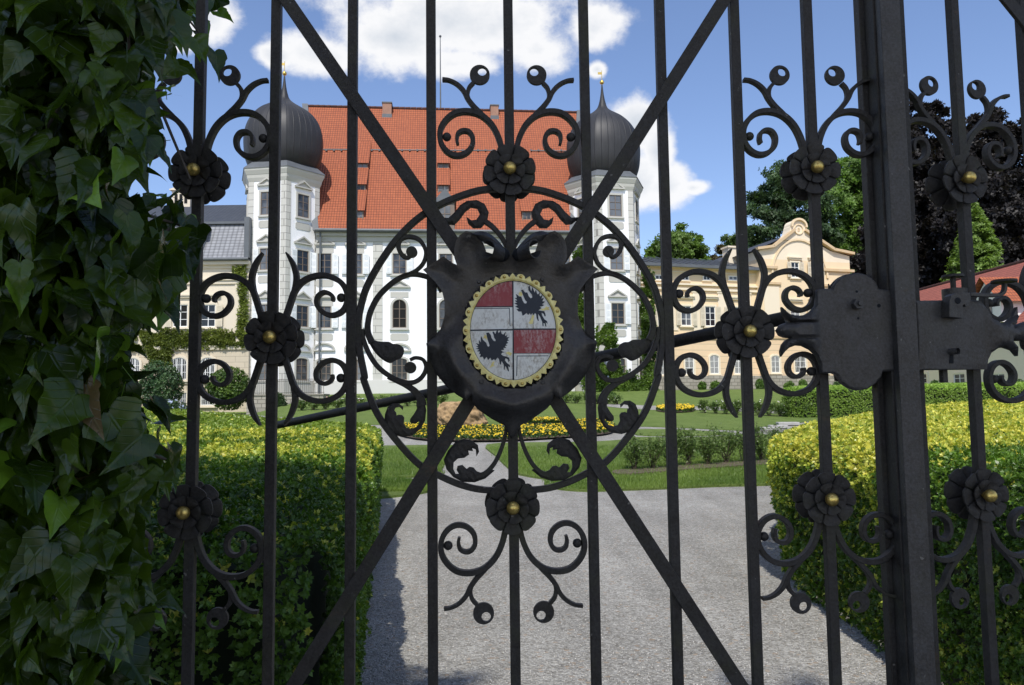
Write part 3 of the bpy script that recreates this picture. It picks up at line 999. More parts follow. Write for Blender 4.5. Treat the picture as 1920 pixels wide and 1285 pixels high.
def eagle2(p):
    x, y = p; return (x - 556) * 0.985 + 172 - 3 + (y - 400) * 0.0, (y - 192) * 1.0 + 640 + 8
E2 = [(277, 668), (300, 664), (322, 688), (330, 720), (350, 748), (368, 752), (370, 738), (355, 715), (350, 690), (338, 660), (352, 655), (368, 680), (378, 650), (392, 645), (400, 672), (420, 645), (432, 678), (448, 685), (472, 658), (464, 692), (472, 700), (492, 684), (480, 712), (508, 710), (490, 732), (505, 745), (482, 752), (496, 770), (472, 782), (488, 795), (462, 800), (478, 820), (448, 818), (456, 838), (425, 842), (440, 855), (465, 862), (438, 866), (425, 880), (445, 898), (478, 905), (505, 915), (512, 945), (498, 962), (496, 935), (470, 922), (462, 942), (485, 970), (512, 990), (516, 1012), (497, 1000), (505, 1055), (494, 1050), (476, 1010), (466, 1000), (460, 1040), (452, 1030), (452, 985), (430, 950), (424, 992), (412, 975), (404, 930), (390, 915), (365, 945), (355, 930), (330, 945), (318, 915), (295, 942), (280, 908), (255, 938), (242, 905), (210, 912), (222, 880), (205, 876), (212, 855), (182, 850), (208, 836), (170, 825), (200, 818), (172, 800), (198, 800), (172, 768), (205, 780), (202, 738), (222, 762), (222, 715), (230, 702), (242, 735), (258, 752), (275, 765), (288, 798), (300, 808), (310, 795), (302, 768), (290, 735), (282, 700)]
painted(C(E2), 'en_black', 'black_eagle')
# gilt beaks and claws
for P in ([(600, 275), (612, 255), (632, 262), (640, 285), (628, 300), (608, 296)], [(738, 492), (758, 492), (752, 525), (742, 575), (722, 582), (698, 570), (720, 540)], [(812, 432), (860, 420), (880, 398), (892, 410), (912, 408), (900, 425), (915, 440), (888, 436), (850, 445)],
          [(248, 720), (258, 690), (275, 690), (284, 715), (285, 738), (268, 722)], [(342, 955), (360, 955), (348, 990), (368, 998), (335, 1005), (308, 1022), (322, 992)], [(468, 868), (500, 855), (535, 870), (520, 900), (498, 885)]):
    painted(C(P), 'gilt', 'gilt_claw', 0.0022, 0.05)

# --- bowed round bar behind the gate: one swung-back locking rod
pr = onY(1475, 596, 1.63); pl = onY(512, 799, 3.05)
prl = np.array([(pr - GF.P) @ GF.e, -(pr - GF.P) @ GF.n, pr[2]]); pll = np.array([(pl - GF.P) @ GF.e, -(pl - GF.P) @ GF.n, pl[2]])
mb = MB(); mb.cyl(prl, pll, 0.0145, 0.0145, 24)
mb.build('round_locking_rod', M['iron'], gate, smooth=40)

# --- lock plate of the crest leaf
cL = crop(1440, 500, 5.353)
lp = [(495, 228), (645, 222), (660, 190), (700, 135), (750, 98), (830, 70), (900, 64), (970, 76), (1040, 115), (1085, 165), (1112, 222), (1215, 238), (1262, 300), (1262, 1050), (1150, 1055), (1138, 1105), (1085, 1172), (1000, 1228), (905, 1245), (820, 1225), (740, 1165), (690, 1090), (655, 1072), (540, 1070), (528, 980), (490, 895), (430, 835), (350, 795), (280, 790), (215, 815), (170, 855), (135, 905), (128, 850), (145, 785), (180, 740), (225, 718), (170, 712), (118, 690), (90, 640), (125, 585), (185, 562), (250, 560), (190, 535), (150, 480), (140, 405), (180, 450), (230, 480), (300, 495), (370, 485), (430, 450), (480, 390)]
LP = orient(G(lp, cL, off=0.030))
uP = G([(520, 640)], cL, off=.03)[0][0]
fz = G([(300, 640)], cL, off=.03)[0]


ZG = [G([(250, y_)], cL, off=.03)[0][1] for y_ in (558, 716)]
def lock_h(V, d):
    left = np.clip((uP - V[:, 0]) / 0.02, 0, 1)
    gr = sum(np.exp(-((V[:, 1] - z_) / 0.0022) ** 2) for z_ in ZG)
    return 0.003 * np.clip(d / 0.002, 0, 1) + left * 0.014 * np.clip(d / 0.012, 0, 1) ** 0.5 * (1 - .85 * np.clip(gr, 0, 1))


mb = MB(); relief(mb, LP, 0.0032, lock_h, -0.030, 0.010)
lock = mb.build('lock_plate', M['iron_grey'], gate, smooth=35)
bx0 = G([(560, 640)], cL, off=.02)[0][0]; bz1 = G([(700, 260)], cL, off=.02)[0][1]; bz0 = G([(700, 1020)], cL, off=.02)[0][1]
mb = MB(); mb.box(bx0, uS - 0.026, -0.026, 0.030, bz0, bz1); mb.build('lock_case', M['iron'], lock, bevel=0.002)
bk = G(cr([(640, 235), (650, 190), (700, 128), (760, 88), (840, 66), (960, 76), (1050, 130), (1090, 235), (1140, 1040), (1080, 1160), (960, 1235), (840, 1222), (740, 1150), (690, 1060)], 3, True), cL, off=-0.02)
mb = MB(); mb.prism(orient(bk), 0.031, 0.037); mb.build('rear_lock_plate', M['iron'], lock)
b = G([(912, 372)], cL, off=.045)[0]
mb = MB(); mb.cyl((b[0], -0.033, b[1]), (b[0], -0.048, b[1]), 0.0108, n=6); mb.cyl((b[0], -0.048, b[1]), (b[0], -0.054, b[1]), 0.0048, 0.0042, 16)
mb.build('hex_bolt', M['iron_grey'], lock, smooth=30)
for X, Y, r in ((890, 252, .0024), (1113, 393, .0036), (905, 520, .0024)):
    b = G([(X, Y)], cL, off=.033)[0]
    mb = MB(); mb.cyl((b[0], -0.031, b[1]), (b[0], -0.0335, b[1]), r, n=14); mb.build('screw_hole', M['hole'], lock)

# ================================================================== RIGHT LEAF
u10 = (RF.uv(1801, 318)[0] + RF.uv(1843, 962)[0]) / 2
u11 = RF.uv(1934, 318)[0]
stp = u11 - u10
for k in range(0, 7):
    bar(u10 + stp * k, gate2)
for z in (0.08, GATE_Z1 - 0.02):
    mb = MB(); mb.box(0.0, u10 + stp * 7, -0.014, 0.014, z, z + 0.035); mb.build('rail', M['iron'], gate2, bevel=0.0015)
mb = MB(); mb.box(-0.012, 0.016, -0.012, 0.030, 0.05, GATE_Z1); mb.build('stile', M['iron'], gate2, bevel=0.0015)
for px, py, sz in ((1818, 333, 1), (1857, 930, -1)):
    c = rosette(gate2, RF, px, py)
    for sx in (-1, 1): motif_T(gate2, c, sx, sz)
c = np.array([u11 + 0.004, RF.uv(1930, 640)[1]])
cc = rosette(gate2, RF, *proj(RF.world(c[0], -0.05, c[1])))
for sx in (-1, 1):
    for sz in (-1, 1): motif_M(gate2, c, sx, sz)
mb = MB(); P = G([(1868, -25), (1965, 95)], fr=RF, off=.014)
d = P[1] - P[0]; strip(mb, [P[0] - d * 1.2, P[0] + d * 6], 0.0262, 0.008, y=-0.0135, smoothpts=False)
mb.build('diagonal_brace', M['iron'], gate2, smooth=30)

cR = crop(1700, 440, 4.015)
OFF = 0.032
rp = [(62, 498), (300, 495), (470, 488), (560, 500), (605, 560), (640, 625), (700, 662), (755, 660), (800, 620), (835, 545), (838, 600), (820, 680), (790, 700), (880, 660), (960, 640), (1010, 700), (960, 770), (880, 800), (790, 800), (825, 840), (838, 915), (800, 870), (740, 850), (690, 855), (640, 890), (615, 940), (605, 1015), (92, 1022)]
RP = orient(G(rp, cR, fr=RF, off=OFF))
uR = G([(590, 700)], cR, fr=RF, off=OFF)[0][0]
mb = MB(); relief(mb, RP, 0.006, lambda V, d: 0.003 * np.clip(d / 0.002, 0, 1) + np.clip((V[:, 0] - uR) / 0.02, 0, 1) * 0.012 * np.clip(d / 0.014, 0, 1) ** .55, -OFF, 0.009)
key = mb.build('key_box', M['iron_grey'], gate2, smooth=35)
a = G([(80, 520)], cR, fr=RF, off=OFF)[0]; b = G([(560, 1005)], cR, fr=RF, off=OFF)[0]
mb = MB(); mb.box(a[0], b[0], -OFF + 0.004, 0.03, b[1], a[1]); mb.build('lock_case', M['iron'], key, bevel=0.002)
# latch lever
L = lambda pts, off: G(pts, cR, fr=RF, off=off)
mb = MB()
P = L([(318, 500), (330, 462), (360, 442), (400, 438), (475, 438), (478, 500), (462, 535), (440, 543), (428, 525), (418, 535), (420, 630), (316, 620)], OFF + .022)
mb.prism(orient(P), -OFF - 0.024, -OFF - 0.004)
strip(mb, L([(470, 452), (600, 458), (690, 455), (725, 435), (735, 400), (735, 368)], OFF + .014), [.008, .007, .0065, .006], 0.010, y=-OFF - 0.014)
mb.build('latch_lever', M['iron_grey'], gate2, smooth=35, bevel=0.0008)
h = L([(390, 497)], OFF + .026)[0]
mb = MB(); mb.cyl((h[0], -OFF - 0.0235, h[1]), (h[0], -OFF - 0.0250, h[1]), 0.0062, n=20); mb.build('lever_hole', M['hole'], gate2)
h = L([(732, 352)], OFF + .014)[0]
mb = MB(); mb.cyl((h[0], -OFF - 0.014, h[1] - .002), (h[0], -OFF - 0.014, h[1] + .0025), 0.0235, 0.0225, 28); mb.build('thumb_disc', M['iron'], gate2, smooth=35)
h = L([(352, 318)], .012)[0]; h2 = L([(352, 410)], .012)[0]; h3 = L([(360, 455)], .012)[0]
mb = MB(); mb.cyl((h[0], -0.01, h[1] - .001), (h[0], -0.01, h[1] + .004), 0.0205, 0.0195, 28); mb.cyl((h[0], -0.01, h3[1]), (h[0], -0.01, h[1]), 0.0052, n=16)
mb.build('knob', M['iron'], gate2, smooth=35)
mb = MB(); mb.cyl((h[0] + .002, -0.01, a[1] - .004), (h[0] + .002, -0.01, h2[1]), 0.0225, 0.0230, 24); mb.build('collar', M['iron_grey'], gate2, smooth=35)
# keyhole and key stub, drop bolt
p = L([(328, 905), (352, 905), (352, 970), (322, 970)], OFF + .004)
mb = MB(); mb.prism(orient(p), -OFF - 0.0045, -OFF - 0.003); mb.build('keyhole', M['hole'], key)
p = L([(345, 880)], OFF + .01)[0]
mb = MB(); mb.cyl((p[0], -OFF - 0.002, p[1]), (p[0] + .004, -OFF - 0.020, p[1]), 0.0062, n=18, caps=False); mb.cyl((p[0], -OFF - 0.002, p[1]), (p[0] + .003, -OFF - 0.014, p[1]), 0.0045, n=14)
mb.build('key_tube', M['iron_grey'], key, smooth=35)
p = L([(268, 1015), (268, 1115)], OFF - .02)
mb = MB(); mb.box(p[0][0] - .0055, p[0][0] + .0055, -0.020, -0.008, p[1][1], p[0][1] + .01); mb.build('bolt_end', M['iron'], key, bevel=0.001)

# ================================================================== foliage helpers
def unit(a): return a / (np.linalg.norm(a, axis=-1, keepdims=True) + 1e-12)


RH = np.array([(0, 0, 0), (.23, .52, .06), (0, 1, -.08), (-.23, .52, .06)], float)   # one small leaf
RHF = np.array([(0, 1, 2, 3)])


def make_sprig(n, tilt=0.55, seed=0):
    rg = np.random.default_rng(seed); V = []; Fc = []
    for i in range(n):
        a = 2 * PI * i / n + rg.uniform(-.4, .4); t = tilt * rg.uniform(.5, 1.3); s = rg.uniform(.75, 1.15)
        d = np.array([math.cos(a) * math.cos(t), math.sin(a) * math.cos(t), math.sin(t)])
        side = np.array([-math.sin(a), math.cos(a), 0]); nn = np.cross(side, d) * -1
        off = np.array([0, 0, rg.uniform(-.25, .25)])
        for p in RH: V.append(off + s * (p[0] * side * 1.15 + p[1] * d + p[2] * nn))
        Fc.append([4 * i, 4 * i + 1, 4 * i + 2, 4 * i + 3])
    return np.array(V), np.array(Fc)


SPR = [make_sprig(7, 0.8, k) for k in range(5)]


def inst(tv, tf, P, N, T, S):
    N = unit(N); T = unit(T - N * np.sum(T * N, 1, keepdims=True)); B = np.cross(T, N)
    S = np.broadcast_to(np.asarray(S, float).reshape(-1, 1, 1), (len(P), 1, 1))
    V = P[:, None] + S * (tv[None, :, 0:1] * B[:, None] + tv[None, :, 1:2] * T[:, None] + tv[None, :, 2:3] * N[:, None])
    Fc = tf[None] + (np.arange(len(P)) * len(tv))[:, None, None]
    return V.reshape(-1, 3), Fc.reshape(-1, tf.shape[1])


def pnoise(P, s, seed=0):
    rg = np.random.default_rng(seed); out = np.zeros(len(P))
    for k in range(6):
        d = unit(rg.normal(size=3)); f = s * rg.uniform(.6, 2.2)
        out += np.sin(P @ d * f + rg.uniform(0, 6.28) + 1.3 * np.sin(P @ unit(rg.normal(size=3)) * f * .7))
    return out / 6


def foliage(name, parent, P, N, S, colf, mat='leaf', kinds=None, jitter=0.6, seed=3):
    rg = np.random.default_rng(seed)
    N = unit(unit(N) + jitter * rg.normal(size=P.shape)); T = rg.normal(size=P.shape)
    kinds = kinds or SPR
    Vs = []; Fs = []; Cs = []; b = 0
    grp = rg.integers(0, len(kinds), len(P))
    col = colf(P, rg)
    S = np.broadcast_to(S, (len(P),))
    for k, (tv, tf) in enumerate(kinds):
        m = grp == k
        if not m.any(): continue
        V, Fc = inst(tv, tf, P[m], N[m], T[m], S[m])
        lv = len(tv) // 4
        c = np.repeat(col[m][:, None, :], len(tv), 1)
        if lv > 1: c = c * np.repeat(rg.uniform(.78, 1.22, (m.sum(), lv, 1)), 4, 1)
        Vs.append(V); Fs.append(Fc + b); Cs.append(c.reshape(-1, 3)); b += len(V)
    return np_mesh(name, np.vstack(Vs), np.vstack(Fs), M[mat], parent, color=np.vstack(Cs))


def mixc(a, b, t): return np.array(a)[None] * (1 - t[:, None]) + np.array(b)[None] * t[:, None]


# ================================================================== GROUND
xs = np.unique(np.concatenate([[-3000, -600, -150, -60, -40], np.arange(-30, -9, .5), np.arange(-8, 45, 4), [60, 90, 150, 600, 3000]]))
ys = np.unique(np.concatenate([TY[:-1], [-60, -20, -8, -4, 2, 4, 6, 8, 10, 12], np.arange(36, 62, 1.0), [90, 200, 600, 3000]]))
XX, YY = np.meshgrid(xs, ys)
ZZ = zt(XX, YY)
Vg = np.column_stack([XX.ravel(), YY.ravel(), ZZ.ravel()])
nx = len(xs)
Fg = np.array([(j * nx + i, j * nx + i + 1, (j + 1) * nx + i + 1, (j + 1) * nx + i) for j in range(len(ys) - 1) for i in range(nx - 1)])
g = np_mesh('ground', Vg, Fg, M['gravel'])
setp(g, 'pale grey crushed stone forecourt stretching from the gate to the lawns', 'ground', kind='structure')


def drape(name, pts, mat, lift, label, spacing=0.7, edge=0.0, cat='lawn', kind='structure', world=False, smooth_n=3):
    P = np.array([p if world else gp(*p) for p in pts])
    if smooth_n: P = cr(P, smooth_n, True)
    P = orient(P)
    V, T = tri_fill(P, spacing)
    z = zt(V[:, 0], V[:, 1]) + lift
    mb = MB(); n = len(V)
    mb.add([(v[0], v[1], a) for v, a in zip(V, z)] + [(v[0], v[1], a - max(edge, .003)) for v, a in zip(V, z)], list(T) + [(b, a, n + a, n + b) for a, b in boundary(T)])
    o = mb.build(name, M[mat])
    return setp(o, label, cat, kind=kind)


drape('lawn', [(560, 858), (660, 840), (735, 838), (800, 837), (850, 837), (866, 841), (838, 866), (828, 885), (830, 893), (780, 896), (725, 897), (640, 898), (560, 899)], 'lawn', .045, 'trimmed lawn patch beyond the left hedge, beside the curving path', edge=.05)
drape('lawn', [(560, 905), (640, 899), (715, 899), (752, 900), (790, 905), (815, 914), (800, 925), (760, 931), (712, 936), (600, 944)], 'lawn', .045, 'small lawn strip at the edge of the forecourt, next to the left hedge', spacing=.4, edge=.05)
drape('lawn', [(913, 836), (930, 857), (952, 879), (975, 892), (1030, 902), (1020, 909), (1047, 919), (1100, 923), (1164, 921), (1251, 918), (1339, 914), (1455, 911), (1600, 905), (1600, 850), (1520, 826), (1440, 817), (1372, 819), (1280, 823), (1190, 822), (1165, 827), (1100, 831), (1000, 832)], 'lawn', .045, 'large lawn in front of the rose bushes, right of the centre path', spacing=.5, edge=.05)
drape('lawn', [(1190, 807), (1270, 807), (1340, 811), (1378, 814), (1340, 817), (1270, 818.5), (1195, 817)], 'lawn', .035, 'thin pointed wedge of lawn between two narrow paths', spacing=.4, edge=.04)
far = [tuple(gp(*p)) for p in [(560, 797), (690, 797), (835, 798.5), (905, 800), (960, 797), (1080, 793), (1187, 800), (1269, 802.5), (1391, 808.5), (1426, 807), (1514, 791), (1600, 788), (1900, 786)]]
drape('lawn', [(-30, far[0][1] + 1)] + far + [(40, 38), (50, 66), (20, 72), (-30, 72)], 'lawn', .030, 'wide rising lawn in front of the palace', spacing=1.2, edge=.03, world=True, smooth_n=0)
drape('path', [(1140, 759), (1240, 763), (1330, 764), (1500, 770), (1620, 772), (1800, 773), (1800, 782), (1600, 782), (1510, 780), (1400, 774), (1330, 770.5), (1240, 771), (1140, 764)], 'gravel', .045, 'upper garden path in front of the yellow wing', spacing=.8, cat='path')
drape('path', [(470, 779), (505, 783), (560, 785), (590, 786), (590, 789), (540, 789), (470, 786)], 'gravel', .045, 'short garden path beyond the left hedge', spacing=.8, cat='path')
# grass blades along the near lawns
def blades():
    rg = np.random.default_rng(5); n = 130000
    X = rg.uniform(-4.5, 9.5, n); Y = 14.6 + 8.5 * rg.random(n) ** 1.6
    return X, Y, rg
polyA = [np.array([gp(*p) for p in q]) for q in ([(600, 899), (715, 899), (752, 900), (790, 905), (815, 914), (800, 925), (760, 931), (712, 936), (600, 944)], [(600, 845), (735, 838), (850, 837), (866, 841), (838, 866), (828, 885), (830, 893), (780, 896), (600, 898)], [(913, 836), (930, 857), (952, 879), (975, 892), (1030, 902), (1020, 909), (1047, 919), (1100, 923), (1164, 921), (1251, 918), (1339, 914), (1455, 911), (1600, 905), (1600, 850), (1520, 826), (1372, 819), (1190, 822), (1100, 831)])]
def inpoly(X, Y, P):
    r = np.zeros(len(X), bool)
    for a, b in zip(P, np.roll(P, -1, 0)):
        c = (a[1] > Y) != (b[1] > Y)
        r ^= c & (X < (b[0] - a[0]) * (Y - a[1]) / (b[1] - a[1] + 1e-12) + a[0])
    return r
X, Y, rg = blades(); Xj = X + rg.normal(0, .05, len(X)); Yj = Y + rg.normal(0, .06, len(X)); m = inpoly(Xj, Yj, polyA[0]) | inpoly(Xj, Yj, polyA[1]) | inpoly(Xj, Yj, polyA[2])
X = X[m]; Y = Y[m]; P = np.column_stack([X, Y, zt(X, Y) + .04])
BL = np.array([(-.10, 0, 0), (.10, 0, 0), (.02, 1, .25), (-.02, 1, .25)], float)
Tn = np.column_stack([rg.normal(0, .35, len(P)), rg.normal(0, .35, len(P)), np.ones(len(P))]); Nn = rg.normal(size=P.shape) * [1, 1, .1]
V, Fc = inst(BL, np.array([(0, 1, 2, 3)]), P, Nn, Tn, rg.uniform(.035, .075, len(P)))
q = np.clip(pnoise(P, 1.2, 4) * .8 + .5 + rg.normal(0, .2, len(P)), 0, 1)
o = np_mesh('grass', V, Fc, M['leaf'], color=np.repeat(mixc((.07, .135, .02), (.18, .26, .05), q), 4, 0))
setp(o, 'short mown grass blades on the lawns near the gate', 'grass', kind='stuff')
# loose pebbles on the near forecourt
rg = np.random.default_rng(9); n = 26000
Y = 3.4 + 7.0 * rg.random(n) ** 1.5; X = rg.uniform(-1.0, 1.0, n) * (0.55 * Y) + .2
S = rg.uniform(.0035, .0085, n)
tv = MB().sphere((0, 0, 0), 1, 6).v; tv = np.array(tv); tf3 = [f for f in MB().sphere((0, 0, 0), 1, 6).f]
tfq = np.array([f if len(f) == 4 else (f[0], f[1], f[2], f[2]) for f in tf3])
OC = np.array([(1, 0, 0), (0, 1, 0), (-1, 0, 0), (0, -1, 0), (0, 0, .7), (0, 0, -.7)]) ; OF = np.array([(0, 1, 4), (1, 2, 4), (2, 3, 4), (3, 0, 4), (1, 0, 5), (2, 1, 5), (3, 2, 5), (0, 3, 5)])
P = np.column_stack([X, Y, S * .3])
V, Fc = inst(OC, OF, P, np.tile([0, 0, 1.0], (n, 1)) + rg.normal(0, .4, (n, 3)), rg.normal(size=(n, 3)), S)
gr = rg.uniform(.18, .52, (n, 1)); colp = np.clip(gr * np.array([[1.0, .97, .92]]), 0, 1)
t = NT('pebble'); at = t.n('ShaderNodeAttribute', _attribute_name='tint').outputs['Color']; t.principled(at, .85); M['pebble'] = t.m
o = np_mesh('pebbles', V, Fc, M['pebble'], color=np.repeat(colp, 6, 0))
setp(o, 'loose pale crushed stones scattered over the forecourt', 'gravel', kind='stuff')

# ================================================================== HEDGES
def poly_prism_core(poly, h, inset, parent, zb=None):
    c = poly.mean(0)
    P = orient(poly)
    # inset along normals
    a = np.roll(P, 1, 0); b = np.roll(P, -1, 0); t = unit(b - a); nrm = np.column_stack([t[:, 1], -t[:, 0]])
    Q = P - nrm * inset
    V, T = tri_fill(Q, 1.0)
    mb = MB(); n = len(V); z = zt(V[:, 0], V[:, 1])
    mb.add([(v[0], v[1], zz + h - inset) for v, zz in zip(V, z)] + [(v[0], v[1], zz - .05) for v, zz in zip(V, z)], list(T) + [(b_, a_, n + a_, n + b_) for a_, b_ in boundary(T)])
    return mb.build('shade_core', M['core'], parent)  # solid dark body standing for the shade among the twigs


def hedge(name, label, poly, h, colf, smin=.018, k=.0060, cover=1.9, side_vis=lambda p, n: True, group=None, top_round=.10, lean=0.0, cat='hedge', maxd=1e9):
    th = thing(name, label, cat, (poly[:, 0].mean(), poly[:, 1].mean(), 0), group=group)
    bp = np.array(th.location)
    rg = np.random.default_rng(len(label))
    P = orient(poly); Ps = []; Ns = []; Ss = []
    # side walls
    for a, b in zip(P, np.roll(P, -1, 0)):
        L = np.linalg.norm(b - a); t = (b - a) / L; nrm = np.array([t[1], -t[0], 0])
        if not side_vis((a + b) / 2, nrm): continue
        nseg = max(1, int(L / .5))
        for i in range(nseg):
            m = a + t * L * (i + .5) / nseg; d = math.hypot(m[0], m[1]); s = max(smin, smin * (d / 3.4) ** .74)
            cnt = int((L / nseg) * h * cover / (s * s * 1.3))
            q = rg.random((cnt, 2)); xy = a + t * L * ((i + q[:, :1]) / nseg); z = q[:, 1] ** .9 * h
            over = lean * (z / h) - top_round * np.clip((z - h + .16) / .16, 0, 1) ** 2
            pn = np.column_stack([xy, z]); kp = (pnoise(pn, 9, 77) > -.42) | (rg.random(cnt) < .35); pn = pn[kp]; over = over[kp]; z = z[kp]; cnt = len(pn)
            out = over + .055 * pnoise(pn, 4, 2) + .028 * pnoise(pn, 14, 5) + rg.normal(0, .016, cnt)
            p = pn + nrm * out[:, None]; p[:, 2] += zt(p[:, 0], p[:, 1])
            Ps.append(p); Ns.append(np.tile(nrm, (cnt, 1)) + np.column_stack([np.zeros((cnt, 2)), .35 + 1.0 * np.clip((z - h + .16) / .16, 0, 1)])); Ss.append(np.full(cnt, s))
    # top in 1 m cells
    x0, y0 = P.min(0); x1, y1 = P.max(0)
    for cx in np.arange(x0, x1, 1.0):
        for cy in np.arange(y0, y1, 1.0):
            d = math.hypot(cx + .5, cy + .5)
            s = max(smin, smin * (d / 3.4) ** .74) * 1.05
            cnt = int(cover * .8 / (s * s * 1.3))
            q = rg.random((cnt, 2)) + [cx, cy]
            q = q[inpoly(q[:, 0], q[:, 1], P)]
            if len(q) == 0: continue
            dd = bdist(q, P)
            z = h - top_round * .6 * np.clip(1 - dd / .14, 0, 1) ** 2
            pn = np.column_stack([q, z]); out = .030 * pnoise(pn, 5, 7) + .02 * pnoise(pn, 17, 9) + rg.normal(0, .020, len(q))
            pn[:, 2] += out + zt(q[:, 0], q[:, 1])
            Ps.append(pn); Ns.append(np.tile([0, 0, 1.0], (len(q), 1))); Ss.append(np.full(len(q), s))
    Pa = np.vstack(Ps); Na = np.vstack(Ns); Sa = np.concatenate(Ss) * rg.uniform(.75, 1.25, len(Pa))
    o = foliage('foliage', th, Pa - bp, Na, Sa, lambda p, r: colf(p + bp, r), jitter=.5)
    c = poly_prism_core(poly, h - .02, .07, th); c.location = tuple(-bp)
    print(name, 'sprigs', len(Pa))
    return th


GR = (.060, .122, .014); GR2 = (.13, .235, .026); YE = (.64, .59, .095); YG = (.30, .38, .05)


def col_left(p, r):
    n = pnoise(p, 2.2, 21) + .55 * pnoise(p, 7, 22)
    top = p[:, 2] - zt(p[:, 0], p[:, 1]) > 1.17
    c = mixc(GR, GR2, np.clip(.4 + n * .8 + r.normal(0, .2, len(p)), 0, 1))
    far = np.clip((p[:, 1] - 5) / 5, 0, 1)
    band = np.exp(-((p[:, 1] - 8.5 + 1.4 * pnoise(p, 1.1, 30)) / 2.4) ** 2) + .8 * np.exp(-((p[:, 1] - 5.6 + .8 * pnoise(p, 1.6, 31)) / .7) ** 2)
    yel = (r.random(len(p)) < np.clip(.02 + top * (.06 + .85 * band * (n > -.25)) + (~top) * .10 * (n > .25), 0, 1))
    c[top] = c[top] * (1 - far[top][:, None] * .45) + np.array(YG) * .75 * far[top][:, None] * .45 / .75
    c[yel] = mixc(YG, YE, r.random(yel.sum()))
    fresh = (~top) & (r.random(len(p)) < .12 + .25 * (n > .1)); c[fresh] = mixc((.10, .20, .03), (.20, .30, .05), r.random(fresh.sum()))
    return c


def col_right(p, r):
    n = pnoise(p, 2.5, 41) + .5 * pnoise(p, 8, 42)
    z = p[:, 2] - zt(p[:, 0], p[:, 1]); top = z > 1.15
    c = mixc(GR, GR2, np.clip(.45 + n * .8 + r.normal(0, .2, len(p)), 0, 1))
    near = p[:, 1] < 4.9 + .5 * pnoise(p, 1.5, 9)
    pr = np.where(top, np.where(near, .08, .93), np.where(near, .05 + .15 * (n > .2), np.clip(.50 + .9 * (z - .85) + .35 * n, .15, .9)))  # sunlight painted in: side beyond the near shade gets yellower, brighter leaves
    yel = r.random(len(p)) < pr
    c[yel] = np.where(top[yel][:, None], mixc(YG, YE, np.clip(r.random(yel.sum()) * 1.3, 0, 1)), mixc(YG, YE, r.random(yel.sum()) * .55) * 1.15)
    return c


lh = np.array([(-.56, 2.1), (-.66, 2.9), (-.93, 4.5), (-1.12, 5.8), (-1.34, 7), (-1.58, 8.6), (-1.80, 10), (-2.05, 11.6), (-2.25, 12.8), (-2.55, 13.8), (-3.2, 14.9), (-5, 17), (-8, 20.5), (-11, 23), (-13, 23), (-13, 10), (-5, 2.4), (-3, 2.05), (-1.2, 2.0), (-.72, 2.02)])
hedge('clipped_hedge', 'big clipped box hedge with dark shaded side, left of the forecourt behind the ivy', lh, 1.27, col_left,
      side_vis=lambda p, n: (n[0] > .2 or n[1] < -.5) and p[0] > -3.5, lean=.06)
rh = np.array([(2.30, 2.2), (2.33, 3.4), (2.36, 4.8), (2.42, 6.0), (2.47, 6.8), (2.55, 7.35), (2.75, 7.95), (3.15, 8.9), (4.4, 11.6), (6.4, 15.0), (9, 18.6), (12, 21), (17, 22.5), (17, 12), (9, 2.4), (6, 2.1), (2.7, 2.05)])
hedge('clipped_hedge', 'clipped hedge with bright yellow top, right of the forecourt behind the thick gate post', rh, 1.27, col_right,
      side_vis=lambda p, n: n[0] < -.1 and p[1] < 16, lean=.13)
a = gp(1484, 784)
mh = np.array([a, a + [.3, -.3], (a[0] + 3, a[1] - .2), (27, a[1] + 1.5), (27, a[1] + 5), (a[0] + 1.5, a[1] + 3.0), a + [-.1, .8]])
hedge('clipped_hedge', 'long light green hedge in front of the low cream building', mh, 1.25,
      lambda p, r: mixc((.16, .27, .04), (.30, .42, .08), np.clip(.5 + .6 * pnoise(p, 3, 3) + r.normal(0, .2, len(p)), 0, 1)) * np.where(p[:, 2] - zt(p[:, 0], p[:, 1]) > 1.1, 1.25, .9)[:, None],
      smin=.0095, side_vis=lambda p, n: n[1] < .5, cover=1.6)

# ================================================================== WINDOWS
def outline_w(w, h, rise, k=0.0, n=10):
    """closed outline of an opening w x h with arched head of given rise, grown by k"""
    P = [(-w / 2 - k, -k), (w / 2 + k, -k)]
    if rise > 0:
        a = w / 2 + k; zb = h - rise; rr = rise + k
        for i in range(n + 1):
            t = PI * i / n; P.append((a * math.cos(t), zb + rr * math.sin(t)))
    else:
        P += [(w / 2 + k, h + k), (-w / 2 - k, h + k)]
    return P


def ringprism(mb, A, B, y0, y1, mi=0):
    n = len(A)
    V = [(p[0], y0, p[1]) for p in A] + [(p[0], y0, p[1]) for p in B] + [(p[0], y1, p[1]) for p in A] + [(p[0], y1, p[1]) for p in B]
    Fc = []
    for i in range(n):
        j = (i + 1) % n
        Fc += [(i, j, n + j, n + i), (2 * n + i, 3 * n + i, 3 * n + j, 2 * n + j), (n + i, n + j, 3 * n + j, 3 * n + i), (i, 2 * n + i, 2 * n + j, j)]
    mb.add(V, Fc, mi)


